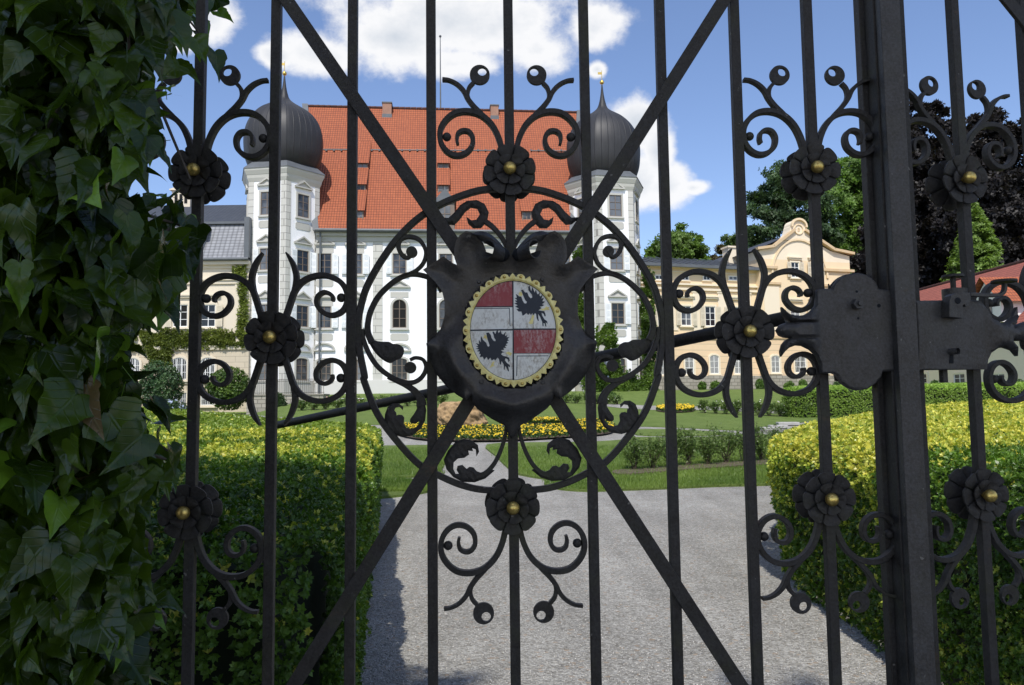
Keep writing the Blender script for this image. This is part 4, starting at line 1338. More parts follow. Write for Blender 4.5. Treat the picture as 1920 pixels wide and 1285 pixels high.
def ped(mb, w, z, style, mi):
    a = w / 2
    if style == 'tri':
        mb.box(-a, a, -.20, 0, z, z + .10, mi)
        mb.prism([(-a + .05, z + .10), (a - .05, z + .10), (0, z + .48)], -.05, 0, mi)
        for s in (-1, 1):
            mb.prism([(s * (a + .04), z + .10), (s * (a - .12), z + .10), (0, z + .50), (0, z + .63)][::s], -.18, -.05, mi)
    elif style == 'seg':
        n = 12; o = [(a * 1.03 * math.cos(PI * i / n), z + .10 + .55 * math.sin(PI * i / n)) for i in range(n + 1)]
        q = [(a * .88 * math.cos(PI * i / n), z + .10 + .42 * math.sin(PI * i / n)) for i in range(n, -1, -1)]
        mb.box(-a, a, -.16, 0, z, z + .10, mi); mb.prism(o + q, -.16, 0, mi)
    elif style == 'flat':
        mb.box(-a, a, -.16, 0, z, z + .14, mi); mb.box(-a - .08, a + .08, -.24, 0, z + .14, z + .24, mi)


def window(parent, fr, x, z0, w, h, rise=0, off=0.0, rot=0.0, y=0.0, fmat='white_wood', smat='greystone', cols=2, rows=3, pedi=None, pedz=.35, plaque=False, shut=None, sw=.16, split=True, opened=False, panel=False, sproud=.10, name='window', bars=False):
    mb = MB(); mats = [M[fmat], M[smat], M['glass'], M[shut] if shut else M[smat], M['hole']]
    ringprism(mb, outline_w(w, h, rise, .0), outline_w(w, h, rise, sw), -sproud, .02, 1)
    ringprism(mb, outline_w(w, h, rise, -.055), outline_w(w, h, rise, 0), -.045, .0, 0)
    mb.box(-w / 2 - sw - .05, w / 2 + sw + .05, -sproud - .07, 0, -sw - .02, -sw + .06, 1)
    for i in range(1, cols): mb.box(-w / 2 + w * i / cols - .028, -w / 2 + w * i / cols + .028, -.042, -.006, .02, h - (.02 if not rise else .05), 0)
    for i in range(1, rows): mb.box(-w / 2 + .02, w / 2 - .02, -.038, -.008, h * i / rows - .018, h * i / rows + .018, 0)
    if bars:
        for i in range(1, 8): mb.box(-w / 2 + w * i / 8 - .012, -w / 2 + w * i / 8 + .012, -.085, -.065, .0, h - .06, 0)
    if panel: mb.box(-w / 2 - sw, w / 2 + sw, -.03, .01, h + sw, h + sw + .42, 1)
    if pedi: ped(mb, w + 2 * sw + .25, h + sw + pedz, pedi, 1)
    if plaque:
        a = w / 2 + .16; z1 = -sw - .28; z2 = z1 - .55; c = .12
        mb.prism([(-a + c, z2), (a - c, z2), (a, z2 + c), (a, z1 - c), (a - c, z1), (-a + c, z1), (-a, z1 - c), (-a, z2 + c)], -.03, .01, 1)
    if shut:
        for s in (-1, 1):
            x0 = s * (w / 2 + sw * .45 + .02); x1 = s * (w / 2 + sw * .45 + .02 + w * .44)
            xa, xb = min(x0, x1), max(x0, x1)
            mb.box(xa, xb, -sproud - .07, -sproud - .035, 0, h, 3)
            for k in range(3):
                for q in range(5):
                    z = h * (k + .16 + .15 * q) / 3; mb.box(xa + .07, xb - .07, -sproud - .085, -sproud - .07, z, z + .035, 3)
    G_ = outline_w(w, h, rise, -.01)
    if not split: mb.prism(G_, -.012, -.002, 4 if opened else 2)
    o = mb.build(name, mats, parent, loc=(x, y - off, z0), rotz=rot)
    if split:
        m2 = MB(); m2.prism(G_, -.012, -.002); m2.build('pane', M['hole'] if opened else M['glass'], o)
    return o


def pxwin(parent, fr, box, off=0.0, **kw):
    x0, z1 = fr.uv(box[0], box[1], off); x1, z0 = fr.uv(box[2], box[3], off)
    return window(parent, fr, (x0 + x1) / 2, z0, x1 - x0, z1 - z0, off=off, **kw)


def roofq(name, quads, mat, parent):
    V = []; Fc = []; UV = []
    for q in quads:
        q = [np.array(p, float) for p in q]; b = len(V)
        e = unit(q[1] - q[0]); n = unit(np.cross(e, q[-1] - q[0])); f2 = np.cross(n, e)
        for p in q: V.append(p); UV.append(((p - q[0]) @ e, (p - q[0]) @ f2))
        Fc.append([b, b + 1, b + 2, b + (3 if len(q) > 3 else 2)])
    return np_mesh(name, np.array(V), np.array(Fc), M[mat], parent, uv=np.array(UV))


# ================================================================== PALACE
PF = Frame((0, 60), (1, 60.094))
pal = fthing('palace', 'white baroque palace with steep orange tiled roof and two onion domed corner towers', 'palace', PF)
xl = PF.uv(592, 600)[0]; xr = PF.uv(1075, 600)[0]
zE = PF.uv(830, 437)[1]; zB = PF.uv(830, 738)[1] - 1.6; D = 17.0
mb = MB(); mb.box(xl, xr, 0, D, zB, zE); mb.build('wall', M['plaster'], pal)
# plinth, pilasters, cornice
zp = PF.uv(700, 713)[1]
mb = MB(); mb.box(xl, xr, -.14, .02, zB, zp); mb.build('plinth', mat_plaster('plinth_plaster', (.58, .57, .54)), pal)
mb = MB(); mb.box(xl, xr, -.12, .02, zE - .75, zE - .35); mb.box(xl, xr, -.32, .02, zE - .35, zE - .1); mb.build('cornice', M['greystone'], pal)
mb = MB(); mb.cyl((xl, -.62, zE + .02), (xr, -.62, zE + .02), .13, n=12); mb.box(xl, xr, -.55, .02, zE - .1, zE + .10); mb.build('gutter', M['lead'], pal)
axis = (PF.uv(600, 600)[0] + PF.uv(1066, 600)[0]) / 2
p0, p1 = PF.uv(699, 600)[0], PF.uv(717, 600)[0]
for a, b in ((p0, p1), (2 * axis - p1, 2 * axis - p0)):
    mb = MB(); mb.box(a, b, -.06, .02, zp, zE - .75); mb.build('pilaster', M['quoin'], pal)
mb = MB(); a = PF.uv(598, 600)[0]; mb.cyl((a + .1, -.35, zB), (a + .1, -.35, zE), .07, n=10); mb.build('downpipe', M['lead'], pal)
# windows
wx = [PF.uv(608, 600)[0], PF.uv(666, 600)[0]]
for k, c in enumerate(wx + [2 * axis - v for v in wx]):
    for r_i, (y0, y1, pd) in enumerate(((476, 514, 'tri'), (575, 615, 'tri'), (675, 714, 'seg'))):
        z1 = PF.uv(610, y0)[1]; z0 = PF.uv(610, y1)[1]
        if r_i < 2: window(pal, PF, c, z0, 1.0, z1 - z0, fmat='brown_wood', pedi=pd, shut='shutter', plaque=True, panel=True, pedz=.5)
        else: window(pal, PF, c, z0, 1.05, z1 - z0, rise=.18, fmat='brown_wood', pedi=pd, pedz=.5, cols=3)
m0 = PF.uv(749, 600)[0]
for k, c in enumerate((m0, axis, 2 * axis - m0)):
    z1 = PF.uv(750, 476)[1]; z0 = PF.uv(750, 514)[1]; window(pal, PF, c, z0, 1.0, z1 - z0, fmat='brown_wood', pedi='tri', shut='shutter', panel=True, pedz=.5)
    z1 = PF.uv(750, 562)[1]; z0 = PF.uv(750, 615)[1]; window(pal, PF, c, z0, 1.05, z1 - z0, rise=.52, fmat='brown_wood', pedi='tri', plaque=True, panel=True, opened=(k == 0), pedz=.75)
    z1 = PF.uv(752, 672)[1]; z0 = PF.uv(752, 713)[1]
    window(pal, PF, c, z0, 1.15, z1 - z0, rise=.2, fmat='brown_wood', pedi='seg', pedz=.35, cols=3)
# roof
RS = 9.0
ra, rb = PF.uv(577, 199, -RS), PF.uv(1082, 212, -RS); zR = (ra[1] + rb[1]) / 2
ea = PF.uv(598, 428, .5); eb = PF.uv(1067, 432, .5)
roofq('roof', [[(ea[0], -.55, zE + .05), (eb[0], -.55, zE + .05), (rb[0], RS, zR), (ra[0], RS, zR)], [(eb[0], D + .5, zE), (ea[0], D + .5, zE), (ra[0], RS, zR), (rb[0], RS, zR)]], 'tiles', pal)
for e, r, s in ((ea[0], ra[0], -1), (eb[0], rb[0], 1)):
    mb = MB()
    V = [(e, -.6, zE), (r, RS, zR + .25), (e, D + .4, zE), (e + s * .45, -.6, zE), (r + s * .5, RS, zR + .25), (e + s * .45, D + .4, zE)]
    mb.add(V, [(0, 1, 2), (5, 4, 3), (0, 3, 4, 1), (1, 4, 5, 2), (0, 2, 5, 3)])
    mb.build('gable_flashing', M['lead'], pal)
mb = MB(); n = 48
for i in range(n):
    x = ra[0] + (rb[0] - ra[0]) * i / n; mb.cyl((x, RS, zR + .02), (x + (rb[0] - ra[0]) / n * .96, RS, zR + .02), .13, .15, 8)
mb.build('ridge_tiles', M['tiles'], pal)
sl = (zR - zE) / (RS + .55)
def on_roof(px, py):
    """local x and y (depth) of a roof point seen at a pixel"""
    d = ray(px, py); dl = np.array([d @ PF.e, -(d @ PF.n), d[2]]); c = CAM - PF.P; cl = np.array([c @ PF.e, -(c @ PF.n), c[2]])
    t = (zE + .05 + (cl[1] + .55) * sl - cl[2]) / (dl[2] - dl[1] * sl)
    return cl + dl * t
sg = None
for i in range(34):
    p = on_roof(612 + i * 14.2, 284)
    if sg is None:
        mb = MB(); mb.box(-.07, .07, -.12, .05, 0, .15); sg = q = mb.build('snow_guard', M['lead'], pal)
    else:
        q = sg.copy(); COL.objects.link(q)
    q.location = tuple(float(v) for v in p)
mb = MB(); a = on_roof(606, 281); b = on_roof(1072, 284); mb.cyl(a + [0, 0, .02], b + [0, 0, .02], .05, n=8); mb.build('roof_cable', M['lead'], pal)
for (x0, x1, yt, yb) in ((717, 734, 193, 219), (920, 935, 198, 222)):
    p = on_roof((x0 + x1) / 2, yb); w = (x1 - x0) / 1464 * 68
    zt_ = PF.uv(x0, yt, -p[1])[1]
    mb = MB(); mb.box(p[0] - w / 2, p[0] + w / 2, p[1], p[1] + .9, p[2] - .8, zt_, 0); mb.box(p[0] - w / 2 - .06, p[0] + w / 2 + .06, p[1] - .06, p[1] + .96, zt_, zt_ + .10, 1); mb.box(p[0] - w / 2 - .03, p[0] + w / 2 + .03, p[1] - .03, p[1] + .3, p[2] - .1, p[2] + .25, 1)
    mb.build('chimney', [M['brick'], M['lead']], pal)
def roof_dormer(px0, px1, py0, py1):
    b = on_roof((px0 + px1) / 2, py1); w = (px1 - px0) / 1464 * (62 + b[1]); h = (py1 - py0) / 1464 * (62 + b[1])
    x, y, z = b; back = h / sl + 1.7
    o = thing('dormer', None, None); o.name = 'dormer'
    bpy.data.objects.remove(o)
    mb = MB(); mb.box(x - w / 2, x + w / 2, y, y + back, z - .25, z + h, 0)
    for q in (-1, 1): mb.box(x + q * w * .25 - w * .2, x + q * w * .25 + w * .2, y - .03, y - .01, z + .08, z + h - .08, 1)
    for s in (-1, 1): mb.box(x + s * w / 2 - .05, x + s * w / 2 + .05, y - .05, y, z - .1, z + h, 0)
    d = mb.build('dormer', [M['brown_wood'], M['glass']], pal)
    roofq('dormer_roof', [[(x - w / 2 - .15, y - .25, z + h - .02), (x + w / 2 + .15, y - .25, z + h - .02), (x + w / 2 + .15, y + 2.6, z + h + 2.6 * sl * .82), (x - w / 2 - .15, y + 2.6, z + h + 2.6 * sl * .82)]], 'tiles', d)
for b in ((671, 688, 307, 319), (668, 684, 347, 359), (666, 680, 396, 409), (822, 840, 307, 319), (822, 840, 348, 360), (980, 995, 307, 319), (980, 995, 348, 361), (980, 995, 397, 412)):
    roof_dormer(*b)
b = on_roof(834, 428)
mb = MB(); x, y, z = b; w = 1.5; h = 2.0
mb.box(x - w / 2, x + w / 2, y - .1, y + 2.4, z - .3, z + h, 0)
mb.prism([(x - w / 2 - .15, z + h), (x + w / 2 + .15, z + h), (x + .08, z + h + .95), (x, z + h + 1.25), (x - .08, z + h + .95)], y - .25, y + 3.0, 1)
mb.box(x - .42, x + .42, y - .14, y - .1, z + .5, z + h - .3, 2); mb.box(x - .03, x + .03, y - .17, y - .13, z + .5, z + h - .3, 0); mb.box(x - .42, x + .42, y - .17, y - .13, z + 1.05, z + 1.11, 0)
mb.build('dormer', [M['brown_wood'], M['lead'], M['glass']], pal)
p = on_roof(826, 206)
mb = MB(); zz = PF.uv(827, 70, -RS)[1]; mb.cyl((p[0], RS, zR - .2), (p[0], RS, zz), .07, .035, 10); mb.sphere((p[0], RS, zz + .08), .12, 12)
mb.build('flagpole', M['lead'], pal)


# --- towers
def tower(cpx, Yc, hw_px, phi, rows, ysk, ydome, ball, label):
    cx = PF.uv(cpx, 500, -Yc)[0]; sc = (60 + Yc + .094 * cx) / 1464
    R = hw_px * sc / .93
    T0 = PF.uv(cpx, 500, R - Yc)  # noqa
    zf = lambda y, k=1.0: PF.uv(cpx, y, R * k - Yc)[1]
    zc = lambda y: PF.uv(cpx, y, -Yc)[1]
    zsk = zf(ysk)
    hexv = lambda rr, n=6, p=0: [(rr * math.sin(phi + 2 * PI * k / n + p), -rr * math.cos(phi + 2 * PI * k / n + p)) for k in range(n)]
    mb = MB()
    def hexp(r1, r2, z1, z2, mi=0, cap=True):
        a = hexv(r1); b = hexv(r2); V = [(*q, z1) for q in a] + [(*q, z2) for q in b]
        mb.add(V, [(i, (i + 1) % 6, 6 + (i + 1) % 6, 6 + i) for i in range(6)] + ([tuple(range(6, 12)), tuple(range(5, -1, -1))] if cap else []), mi)
    hexp(R, R, zB - 1.2, zsk)
    tw = mb.build('tower', M['plaster'], pal, loc=(cx, Yc, 0))
    if label: tw['label'] = label
    mb = MB(); hexp(R + .10, R + .10, zB - 1.2, zp); mb.build('plinth', M['greystone'], tw)
    mb = MB(); hexp(R + .04, R + .16, zsk - .95, zsk - .70); hexp(R + .16, R + .22, zsk - .70, zsk - .45); hexp(R + .24, R + .40, zsk - .45, zsk - .15); hexp(R + .40, R + .42, zsk - .15, zsk); mb.build('cornice', mat_plaster('tower_cornice', (.52, .51, .46)), tw)
    mb = MB(); hexp(R + .48, R + .46, zsk, zsk + .07); hexp(R + .46, R * .93, zsk + .07, zsk + .62); mb.build('eave_skirt', M['lead'], tw)
    # corner quoins
    for k in range(6):
        a = phi + PI / 3 * k
        if math.cos(a) < -.6: continue
        mb = MB(); v = np.array(hexv(R + .03)[k]); 
        for s in (-1, 1):
            nb = np.array(hexv(R + .03)[(k + s) % 6]); t = unit(nb - v); e = v + t * .42
            q = v * (1 - .12 / R); e2 = e - unit((v + nb) / 2) * .1
            mb.add([(*v, zp), (*e, zp), (*e2, zp), (*q, zp), (*v, zsk - .95), (*e, zsk - .95), (*e2, zsk - .95), (*q, zsk - .95)], [(0, 1, 5, 4), (1, 2, 6, 5), (2, 3, 7, 6), (3, 0, 4, 7), (4, 5, 6, 7), (3, 2, 1, 0)])
        mb.build('quoin', M['quoin'], tw)
    ap = R * math.cos(PI / 6)
    for k in range(6):
        a = phi + PI / 3 * (k + .5)
        if math.cos(a) < .05: continue
        for i, (y0, y1) in enumerate(rows):
            z1 = zf(y0, .87); z0 = zf(y1, .87)
            window(tw, PF, ap * math.sin(a), z0, 1.0, z1 - z0, fmat='brown_wood', rot=a, y=-ap * math.cos(a) - .005, sw=.14, split=False, pedi='tri' if i < 3 else 'seg', pedz=.32, rise=.15 if i == 3 else 0, plaque=i < 3, shut='shutter' if i in (1, 2) else None, sproud=.08)
    # onion dome: hexagonal plan blended to round
    prof = [(zc(y), r * sc) for y, r in ydome]
    pr = cr(prof, 6); nphi = 96; V = []; UV = []
    for (z, r) in pr:
        for j in range(nphi + 1):
            a = 2 * PI * j / nphi
            hx = math.cos(PI / 6) / math.cos(((a - phi) % (PI / 3)) - PI / 6)
            k = .62 + .38 * hx / .93
            rr = max(r, .02) * (k if r > .3 else 1) * 1.01
            V.append((rr * math.sin(a), -rr * math.cos(a), z)); UV.append((j / nphi, z / 6))
    Fc = [(i * (nphi + 1) + j, i * (nphi + 1) + j + 1, (i + 1) * (nphi + 1) + j + 1, (i + 1) * (nphi + 1) + j) for i in range(len(pr) - 1) for j in range(nphi)]
    np_mesh('dome', V, Fc, M['dome'], tw, uv=UV, smooth=True)
    zb = zc(ball); mb = MB(); mb.sphere((0, 0, zb), 4.3 * sc, 18); mb.cyl((0, 0, zb - .3), (0, 0, zb + 1.0), .03, .02, 8); mb.box(-.32, 0.02, -.012, .012, zb + .66, zb + .86)
    mb.build('gilt_finial', M['gold'], tw, smooth=50)
    return tw
DL = [(322, 60), (314, 66), (300, 71.5), (284, 74), (262, 74.5), (242, 70), (226, 61), (213, 48), (203, 33), (195, 20), (187, 11), (176, 6.5), (162, 3.5), (143, 1.2)]
tower(529, 1.2, 68, math.radians(21 - 5.4), ((360, 403), (466, 506), (571, 611), (671, 713)), 313, DL, 138, None)
DR = [(y + 17, r * .945) for y, r in DL]
tower(1136, 1.2, 64, math.radians(-20 - 5.4 + 2), ((366, 406), (466, 506), (569, 608), (672, 713)), 330, DR, 155, None)

# ================================================================== LEFT WING
LF = Frame((0, 57), (1, 57))
lwg = fthing('palace_wing', 'cream mansard roofed wing with dormer, left of the white palace, draped in creeper', 'building', LF)
x0 = LF.uv(60, 600)[0]; x1 = LF.uv(468, 600)[0]
ze = LF.uv(400, 489)[1]; zb = 0.6; zmid = LF.uv(400, 655)[1]
mb = MB(); mb.box(x0, x1, 0, 14, zmid, ze); mb.build('wall', M['cream'], lwg)
mb = MB(); mb.box(x0, x1, -.08, 14, zb, zmid); mb.build('wall', M['cream_blocks'], lwg)
mb = MB(); zc1 = LF.uv(400, 533)[1]
mb.box(x0, x1, -.12, 0, zc1, zc1 + .25); mb.box(x0, x1, -.22, 0, zc1 + .25, zc1 + .38); mb.box(x0, x1, -.10, 0, ze - .6, ze - .35); mb.box(x0, x1, -.35, 0, ze - .35, ze - .1); mb.box(x0, x1, -.2, 0, zmid - .05, zmid + .25)
zc2 = LF.uv(400, 690 + 30)[1]; mb.box(x0, x1, -.16, -.08, zc2, zc2 + .22)
mb.build('cornice', M['cream'], lwg)
mb = MB(); mb.cyl((x0, -.5, ze + .02), (x1, -.5, ze + .02), .12, n=12); mb.box(x0, x1, -.5, .05, ze - .1, ze + .12); mb.build('gutter', M['lead'], lwg)
zbr = LF.uv(400, 418, -1.3)[1]; zrd = LF.uv(400, 385, -6)[1]
roofq('mansard', [[(x0, -.4, ze + .1), (x1, -.4, ze + .1), (x1, 1.3, zbr), (x0, 1.3, zbr)]], 'slate_l', lwg)
roofq('roof', [[(x0, 1.1, zbr), (x1, 1.1, zbr), (x1, 6, zrd), (x0, 6, zrd)], [(x1, 14, ze), (x0, 14, ze), (x0, 6, zrd), (x1, 6, zrd)]], 'slate', lwg)
mb = MB(); mb.box(x0, x1, .98, 1.3, zbr - .16, zbr + .02); mb.build('roof_break', M['lead'], lwg)
mb = MB(); mb.box(x1 - .35, x1, -.45, 1.4, ze, zbr); mb.build('gable_flashing', M['lead'], lwg)
for px in (365, 300 - 60):
    a = LF.uv(px, 478, -.1)
    mb = MB(); w = 1.35; h = 1.9; x, z = a
    mb.box(x - w / 2, x + w / 2, -.1, 1.6, z - .2, z + h, 0); mb.box(x - .4, x + .4, -.13, -.1, z + .3, z + h - .3, 2)
    mb.box(x - w / 2 - .2, x + w / 2 + .2, -.3, 1.6, z + h, z + h + .14, 1); mb.prism([(x - w / 2 - .25, z + h + .14), (x + w / 2 + .25, z + h + .14), (x + .5, z + h + .42), (x, z + h + .52), (x - .5, z + h + .42)], -.32, 1.6, 1)
    mb.build('dormer', [mat_plaster('dormer_zinc', (.34, .36, .36)), M['lead'], M['glass']], lwg)
a = LF.uv(343, 385, -6); b = LF.uv(343, 360, -6)
mb = MB(); mb.box(a[0] - .75, a[0] + .75, 5.6, 6.6, a[1] - .6, b[1], 0); mb.box(a[0] - .9, a[0] + .9, 5.45, 6.75, b[1], b[1] + .12, 0); mb.prism([(a[0] - .9, b[1] + .12), (a[0] + .9, b[1] + .12), (a[0], b[1] + .42)], 5.5, 6.7, 0)
for q in (-.4, 0, .4): mb.box(a[0] + q - .12, a[0] + q + .12, 5.57, 5.6, a[1] + .05, b[1] - .3, 1)
mb.build('chimney', [M['cream'], M['hole']], lwg)
for bx in ((326, 572, 352, 613), (378, 572, 404, 613), (236, 574, 262, 615)):
    pxwin(lwg, LF, bx, smat='cream', rows=3, opened=bx[0] == 326, shut='shutter_c', pedi='flat', pedz=.35)
for bx in ((323, 671, 350, 712), (377, 671, 403, 712), (236, 672, 262, 713)): pxwin(lwg, LF, bx, rise=.35, smat='cream', off=.08, rows=3, cols=3, bars=True)
for bx in ((323, 737, 350, 760), (377, 737, 403, 760), (236, 738, 262, 760)): pxwin(lwg, LF, bx, smat='cream', off=.08, rows=2, cols=2, bars=True)
for px in (290, 452):
    a = LF.uv(px, 560)[0]; mb = MB(); mb.box(a - .45, a + .45, -.07, 0, zmid + .25, zc1); mb.build('pilaster', M['cream'], lwg)

# ================================================================== YELLOW WING
RW = Frame((11, 62.6), (12, 62.9))
yw = fthing('palace_wing', 'peach yellow wing with gabled pavilion and dark metal roof, right of the right hand tower', 'building', RW)
X = lambda px, y=600, off=0: RW.uv(px, y, off)[0]
Z = lambda py, px=1300, off=0: RW.uv(px, py, off)[1]
a, b = X(1198), X(1428); ze = Z(500, 1210); zmid = Z(625); zpl = Z(705); zb = 1.5
mb = MB(); mb.box(a, b, 0, 12, zmid, ze); mb.build('wall', M['peach'], yw)
mb = MB(); mb.box(a, b, -.05, 12, zpl, zmid); mb.build('wall', M['peach_blocks'], yw)
mb = MB(); mb.box(a, b, -.20, 12, zb, zpl); mb.build('plinth', M['rubble'], yw)
mb = MB()
for y, h, d in ((636, .22, .14), (545, .18, .16), (536, .14, .24), (512, .10, .05), (504, .2, .25)): mb.box(a, b, -d, 0, Z(y), Z(y) + h)
mb.build('cornice', M['peach_l'], yw)
zr2 = RW.uv(1300, 489, -5)[1] - .45
roofq('roof', [[(a, -.6, ze + .1), (b + .2, -.6, ze + .1), (b + .2, 5, zr2 + .45), (a, 5, zr2 + .45)]], 'slate', yw)
mb = MB(); mb.box(a, b, -.7, -.45, ze - .02, ze + .22); mb.build('gutter', M['lead'], yw)
mb = MB(); x = a + .4
while x < b:
    mb.box(x - .04, x + .04, -.6, 4.9, 0, .001) if False else None
    mb.add([(x - .04, -.55, ze + .14), (x + .04, -.55, ze + .14), (x + .04, 4.9, zr2 + .53), (x - .04, 4.9, zr2 + .53), (x - .04, -.55, ze + .22), (x + .04, -.55, ze + .22), (x + .04, 4.9, zr2 + .61), (x - .04, 4.9, zr2 + .61)], [(0, 1, 5, 4), (1, 2, 6, 5), (2, 3, 7, 6), (3, 0, 4, 7), (4, 5, 6, 7)]); x += .75
mb.build('roof_seams', M['lead'], yw)
mb = MB(); p = RW.uv(1376, 492, -3); mb.box(p[0] - .5, p[0] + .5, 3, 4, p[1] - 1, p[1] + 1.3); mb.box(p[0] - .6, p[0] + .6, 2.9, 4.1, p[1] + 1.3, p[1] + 1.45); mb.build('chimney', M['peach_l'], yw)
for bx in ((1228, 516, 1243, 525), (1318, 517, 1331, 526), (1366, 518, 1382, 526), (1277, 517, 1291, 526)): pxwin(yw, RW, bx, smat='peach_l', rows=1, sw=.08, sproud=.05)
for bx in ((1321, 575, 1341, 612), (1366, 576, 1385, 612), (1276, 574, 1296, 611), (1232, 573, 1252, 611)): pxwin(yw, RW, bx, smat='peach_l', rows=3, pedi='flat', pedz=.5, shut='shutter_c', sw=.13)
for bx in ((1330, 666, 1348, 701), (1376, 667, 1393, 701), (1283, 665, 1301, 702), (1236, 665, 1254, 703)): pxwin(yw, RW, bx, off=.05, rise=.22, smat='peach_l', rows=3, sw=.13, bars=True)
for px in (1262, 1308, 1355, 1400):
    x = X(px); mb = MB(); mb.box(x - .42, x + .42, -.06, 0, zmid + .2, Z(547)); mb.box(x - .5, x + .5, -.1, 0, Z(549), Z(545)); mb.build('pilaster', M['peach_l'], yw)
# pavilion
M['ochre_m'] = mat_plaster('ochre_moulding', (.58, .42, .24))
o = .6; a, b = X(1428, off=o), X(1598, off=o); Zp = lambda py, px=1505: RW.uv(px, py, o)[1]
zt0 = Zp(489); zmid = Zp(625); apx = X(1503, off=o); zap = Zp(446)
mb = MB(); mb.box(a, b, -o, 12, zmid, zt0); mb.build('wall', M['peach'], yw)
mb = MB(); mb.box(a, b, -o - .05, 12, zpl, zmid); mb.build('wall', M['peach_blocks'], yw)
mb = MB(); mb.box(a, b, -o - .2, 12, zb, zpl); mb.build('plinth', M['rubble'], yw)
mb = MB(); mb.prism([(a, zt0), (b, zt0), (b, Zp(476)), (apx + (b - apx) * .62, Zp(468)), (apx, zap + .4), (apx - (apx - a) * .68, Zp(466)), (a, Zp(474))], -o, 2); mb.build('gable', M['peach_l'], yw)
for s, e in ((1, b), (-1, a)):
    mb = MB()
    pts = [(e + s * .3, Zp(474)), (apx + (e - apx) * .66, Zp(468)), (apx + (e - apx) * .1, zap + .55)]
    for p, q in zip(pts[:-1], pts[1:]):
        d = unit(np.array(q) - p); n = np.array([-d[1], d[0]]) * .22 * (1 if s < 0 else -1)
        mb.prism([tuple(p), tuple(q), tuple(q + np.abs(n) * [np.sign(n[0]), 1]), tuple(p + np.abs(n) * [np.sign(n[0]), 1])][::s], -o - .35, -o + .1)
    mb.build('gable_moulding', M['ochre_m'], yw)
mb = MB()
mb.box(a - .1, a + (apx - a) * .42, -o - .22, -o, Zp(507), Zp(507) + .22); mb.box(b - (b - apx) * .60, b + .3, -o - .22, -o, Zp(507), Zp(507) + .22)
mb.box(a, a + (apx - a) * .50, -o - .16, -o, Zp(536), Zp(536) + .2); mb.box(b - (b - apx) * .60, b, -o - .16, -o, Zp(536), Zp(536) + .2); mb.box(a, b, -o - .15, -o, Zp(636), Zp(636) + .22)
mb.build('string_course', M['ochre_m'], yw)
w2 = .98; z0 = zap - .1; K = .74
mb = MB(); tp = [(apx - w2 * 1.6, z0 - .2), (apx + w2 * 1.6, z0 - .2), (apx + w2 * 1.0, z0 + .5 * K), (apx + w2 * .85, z0 + 1.0 * K), (apx + w2 * .8, z0 + 1.3 * K)] + [(apx + w2 * .75 * math.cos(t), z0 + 1.4 * K + w2 * .62 * math.sin(t)) for t in np.linspace(0, PI, 12)] + [(apx - w2 * .8, z0 + 1.3 * K), (apx - w2 * .85, z0 + 1.0 * K), (apx - w2 * 1.0, z0 + .5 * K)]
mb.prism(tp, -o - .1, .3, 0)
arc1 = [(apx + w2 * .82 * math.cos(t), z0 + 1.4 * K + w2 * .72 * math.sin(t)) for t in np.linspace(-.1, PI + .1, 14)]; arc2 = [(apx + w2 * .66 * math.cos(t), z0 + 1.4 * K + w2 * .55 * math.sin(t)) for t in np.linspace(PI + .1, -.1, 14)]
mb.prism(arc1 + arc2, -o - .3, -o - .08, 1); 
c_ = [(apx + .46 * math.cos(t), z0 + 1.05 * K + .46 * math.sin(t)) for t in np.linspace(0, 2 * PI, 24, endpoint=False)]; d_ = [(apx + .38 * (x - apx) / .46, z0 + 1.05 * K + .38 * (z - z0 - 1.05 * K) / .46) for x, z in c_]
ringprism(mb, d_, c_, -o - .18, -o - .08, 1)
for x_, z_, w_, h_ in ((0, -.2, .22, .08), (0, .0, .26, .07), (0, .18, .2, .08), (-.12, .0, .05, .3), (.12, .0, .05, .3)): mb.box(apx + (x_ - w_ / 2) * K, apx + (x_ + w_ / 2) * K, -o - .14, -o - .09, z0 + (1.05 + z_ - h_ / 2) * K, z0 + (1.05 + z_ + h_ / 2) * K, 1)
mb.build('gable_crest', [M['peach_l'], M['peach']], yw)
mb = MB(); R_ = X(1556, off=o) - apx
arcA = [((apx) + (R_) * math.cos(t), Zp(520) + (zap - Zp(520) - .1) * math.sin(t)) for t in np.linspace(0, PI, 22)]; arcB = [(apx + (R_ - .18) * math.cos(t), Zp(520) + (zap - Zp(520) - .28) * math.sin(t)) for t in np.linspace(PI, 0, 22)]
mb.prism(arcA + arcB, -o - .12, -o, 0); mb.build('blind_arch', M['peach'], yw)
roofq('roof', [[(a - .3, -o - .3, Zp(473)), (a - .3, 12, Zp(473)), (apx, 12, zap + .55), (apx, -o + .3, zap + .55)], [(b + .4, 12, Zp(475)), (b + .4, -o - .3, Zp(475)), (apx, -o + .3, zap + .55), (apx, 12, zap + .55)]], 'slate', yw)
for bx in ((1482, 492, 1498, 521), (1520, 493, 1536, 521)): pxwin(yw, RW, bx, off=o, smat='peach_l', rows=3, shut='shutter_c', pedi='flat', pedz=.1, sw=.12)
for bx in ((1481, 577, 1500, 613), (1521, 577, 1539, 613)): pxwin(yw, RW, bx, off=o, smat='peach_l', rows=3, shut='shutter_c', pedi='flat', pedz=.4, sw=.12)
for bx in ((1489, 667, 1511, 699), (1445, 667, 1462, 699), (1534, 667, 1552, 699)): pxwin(yw, RW, bx, off=o + .05, rise=.22, smat='peach_l', rows=3, sw=.13, bars=True)
for px in (1441, 1455, 1570, 1586):
    x = X(px, off=o); mb = MB(); mb.box(x - .38, x + .38, -o - .06, -o, zmid + .2, Zp(540)); mb.build('pilaster', M['peach_l'], yw)

